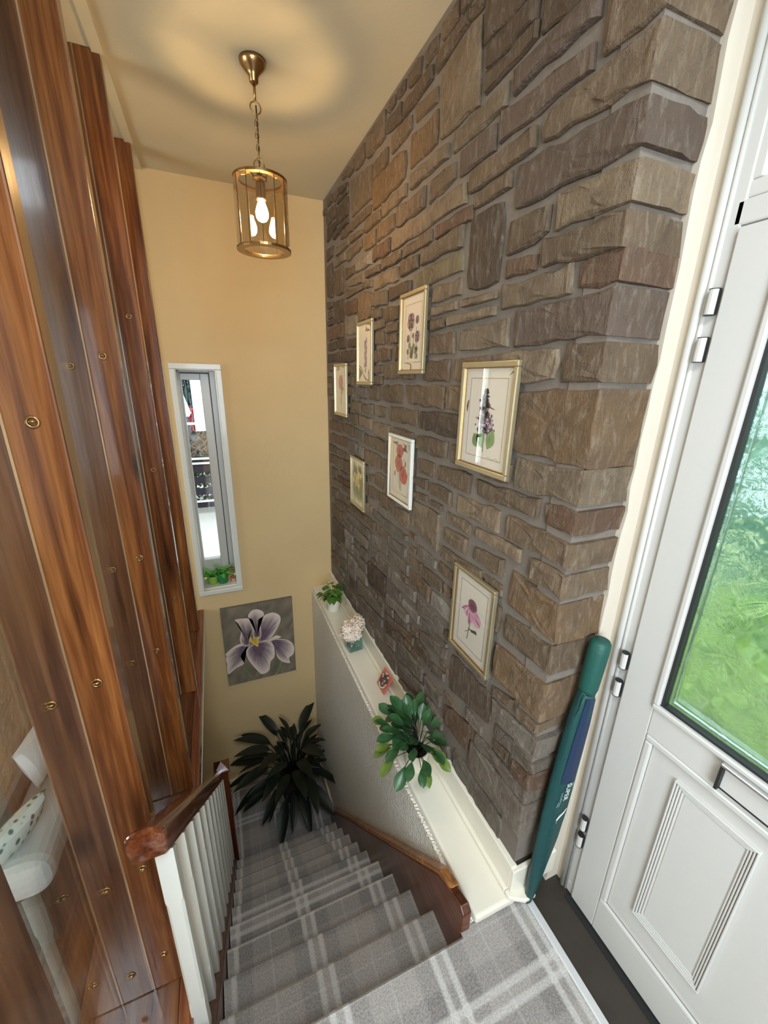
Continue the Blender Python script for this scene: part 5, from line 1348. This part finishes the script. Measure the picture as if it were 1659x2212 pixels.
o = obj('cushion', cushion_mesh(.17, .17, .07), pattern_mat(), smooth=True, fix=True); o.scale = (.5,.5,.5); o.location = (-.66, 1.16, .425); o.rotation_euler = (.5, 0, 1.1); tag(o, 'green leaf print cushion on the pale sofa seat', 'cushion')
o = obj('cushion', cushion_mesh(.18, .15, .06), plain('white_cushion_fabric', srgb(240,236,228), .9), smooth=True, fix=True); o.scale = (.55,.55,.55); o.location = (-.69, 1.47, .43); o.rotation_euler = (-.25, 0, 1.45); tag(o, 'white cushion tucked against the tan sofa back', 'cushion')

# ================================================================ OUTSIDE
struct('ground_patio', box(-9, 9, YF+.26, 8.0, -.35, -.2), plain('pale_concrete', srgb(236,232,224), .85, nscale=3, nstr=.1, var=.08))
struct('ground_lane', box(-14, 14, 8.0, 40, -.7, -.55), plain('grey_lane', srgb(150,150,146), .9))
lawn = plain('lawn', srgb(226,232,176), .95, nscale=60, nstr=.5, var=.3)
struct('ground_lawn', box(1.12, 30, -12, YF+.2, -.35, -.16), lawn)
fence = empty('slat_fence', (-.2, 6.1, -.2), 'dark horizontal slat fence with white rails seen through the stair window', 'fence')
fd = plain('dark_fence_stain', srgb(40,36,52), .8); fw_ = plain('white_rail', srgb(250,250,250), .6)
for z in (-.10, .09, .255, .42): child('slat', box(-2.5, 2.5, 6.10, 6.125, z, z+.095), fd, fence)
for z in (-.0125, .535, .60): child('rail', box(-2.5, 2.5, 6.07, 6.095, z, z+.026), fw_, fence)
child('slat', box(-2.5, 2.5, 6.10, 6.125, .52, .63), fd, fence)
for x in (-1.6, -.62, .36, 1.4): child('fence_post', box(x, x+.05, 6.05, 6.10, -.2, 1.12), fw_, fence)
child('rail', box(-2.5, 2.5, 6.12, 6.15, 1.07, 1.10), fw_, fence)
def foliage(cx, cy, cz, sx, sy, sz, n, mat, name, label, cat, s=.09, seed=1, stuff=True):
    r = random.Random(seed); mb = MB()
    for _ in range(n):
        while True:
            p = Vector((r.uniform(-1,1), r.uniform(-1,1), r.uniform(-1,1)))
            if .35 < p.length < 1: break
        c = Vector((cx+p.x*sx, cy+p.y*sy, cz+p.z*sz)); u = Vector((r.gauss(0,1), r.gauss(0,1), r.gauss(0,1))).normalized(); v = u.orthogonal().normalized(); q = s*r.uniform(.5,1.2)
        mb.face([c-u*q, c+v*q*.45, c+u*q, c-v*q*.45])
    o = obj(name, mb, mat); tag(o, label, cat)
    if stuff: o['kind'] = 'stuff'
    return o
hg0 = plain('garden_hedge_leaf', srgb(150,186,160), .7, var=.3, nscale=5); hg = plain('hedge_leaf', srgb(70,98,62), .7, var=.3, nscale=5); hg2 = plain('pale_tree_leaf', srgb(84,112,108), .7, var=.3, nscale=5)
foliage(-.25, 6.75, .25, 2.6, .4, .55, 5200, hg, 'hedge', 'green hedge showing through the gaps of the slat fence', 'hedge', .05, 2)
mb = MB(); r = random.Random(9)
for _ in range(150):
    x = r.uniform(-1.6, 1.0); z = r.uniform(.55, .75); p = [(x, 6.35+r.uniform(-.15,.15), z)]
    for k in range(4): p.append((p[-1][0]+r.uniform(-.16,.16), p[-1][1]+r.uniform(-.04,.04), p[-1][2]+r.uniform(.02,.16)))
    mb.tube(p, [.012,.010,.008,.006,.003], 5)
tag(obj('bare_twigs', mb, plain('pale_twig', srgb(150,132,120), .8)), 'bare pale twigs rising above the slat fence', 'twigs', kind='stuff')
foliage(-.9, 19, 1.9, 6, 1.6, 2.6, 9000, hg2, 'tree_hedge', 'tall pale green trees beyond the parked car', 'trees', .22, 3)
car = empty('car', (-.2, 14.2, -.55), 'red parked car beyond the fence seen through the stair window', 'car')
red = plain('red_car_paint', srgb(176,16,40), .25, coat=.6)
def prism_y(pts, y0, y1): return MB().rings([[(p[0],y0,p[1]) for p in pts], [(p[0],y1,p[1]) for p in pts]])
child('body', prism_y([(-.75,.10),(-.80,.55),(-.72,.80),(2.9,.85),(3.1,.55),(3.1,.10)], 13.4, 15.0), red, car, bevel=.06, seg=3, fix=True)
child('cabin', prism_y([(-.62,.80),(-.38,1.36),(1.3,1.40),(2.0,.84)], 13.5, 14.9), plain('car_window', srgb(70,100,130), .1), car, bevel=.05, fix=True)
child('roof', prism_y([(-.42,1.33),(-.38,1.40),(1.3,1.44),(1.34,1.37)], 13.48, 14.92), plain('pale_car_roof', srgb(230,236,240), .3), car, bevel=.02, fix=True)
child('window_pillar', box(.2, .28, 13.46, 13.5, .82, 1.38), plain('pale_pillar', srgb(220,230,238), .3), car)
for x in (-.15, 2.2): child('wheel', MB().tube([(x,13.36,.02),(x,13.62,.02)], .32, 20), M['black'], car)
shed = empty('garden_shed', (-1.0, 12, -.2), 'small white roofed shed beside the red car', 'shed')
child('shed_wall', box(-1.5, -.66, 11.6, 12.6, -.55, .72), plain('shed_boards', srgb(110,130,146), .8), shed)
for z in (-.1, .15, .4): child('shed_louvre', box(-1.4, -.68, 11.57, 11.6, z, z+.10), fd, shed)
child('shed_roof', prism_y([(-1.6,.72),(-.58,.72),(-.72,1.22),(-1.4,1.22)], 11.5, 12.7), plain('white_roof', srgb(250,250,250), .6), shed, fix=True)
foliage(4.2, -.6, .5, 1.2, 5.5, 1.5, 7000, hg0, 'garden_hedge', 'green garden hedge beyond the obscure door glass', 'hedge', .11, 5)
foliage(2.6, .9, .05, .5, .7, .6, 1500, plain('lime_shrub_leaf', srgb(196,222,130), .7, var=.3, nscale=5), 'garden_shrub', 'lime green shrub on the lawn outside the front door', 'shrub', .07, 6)
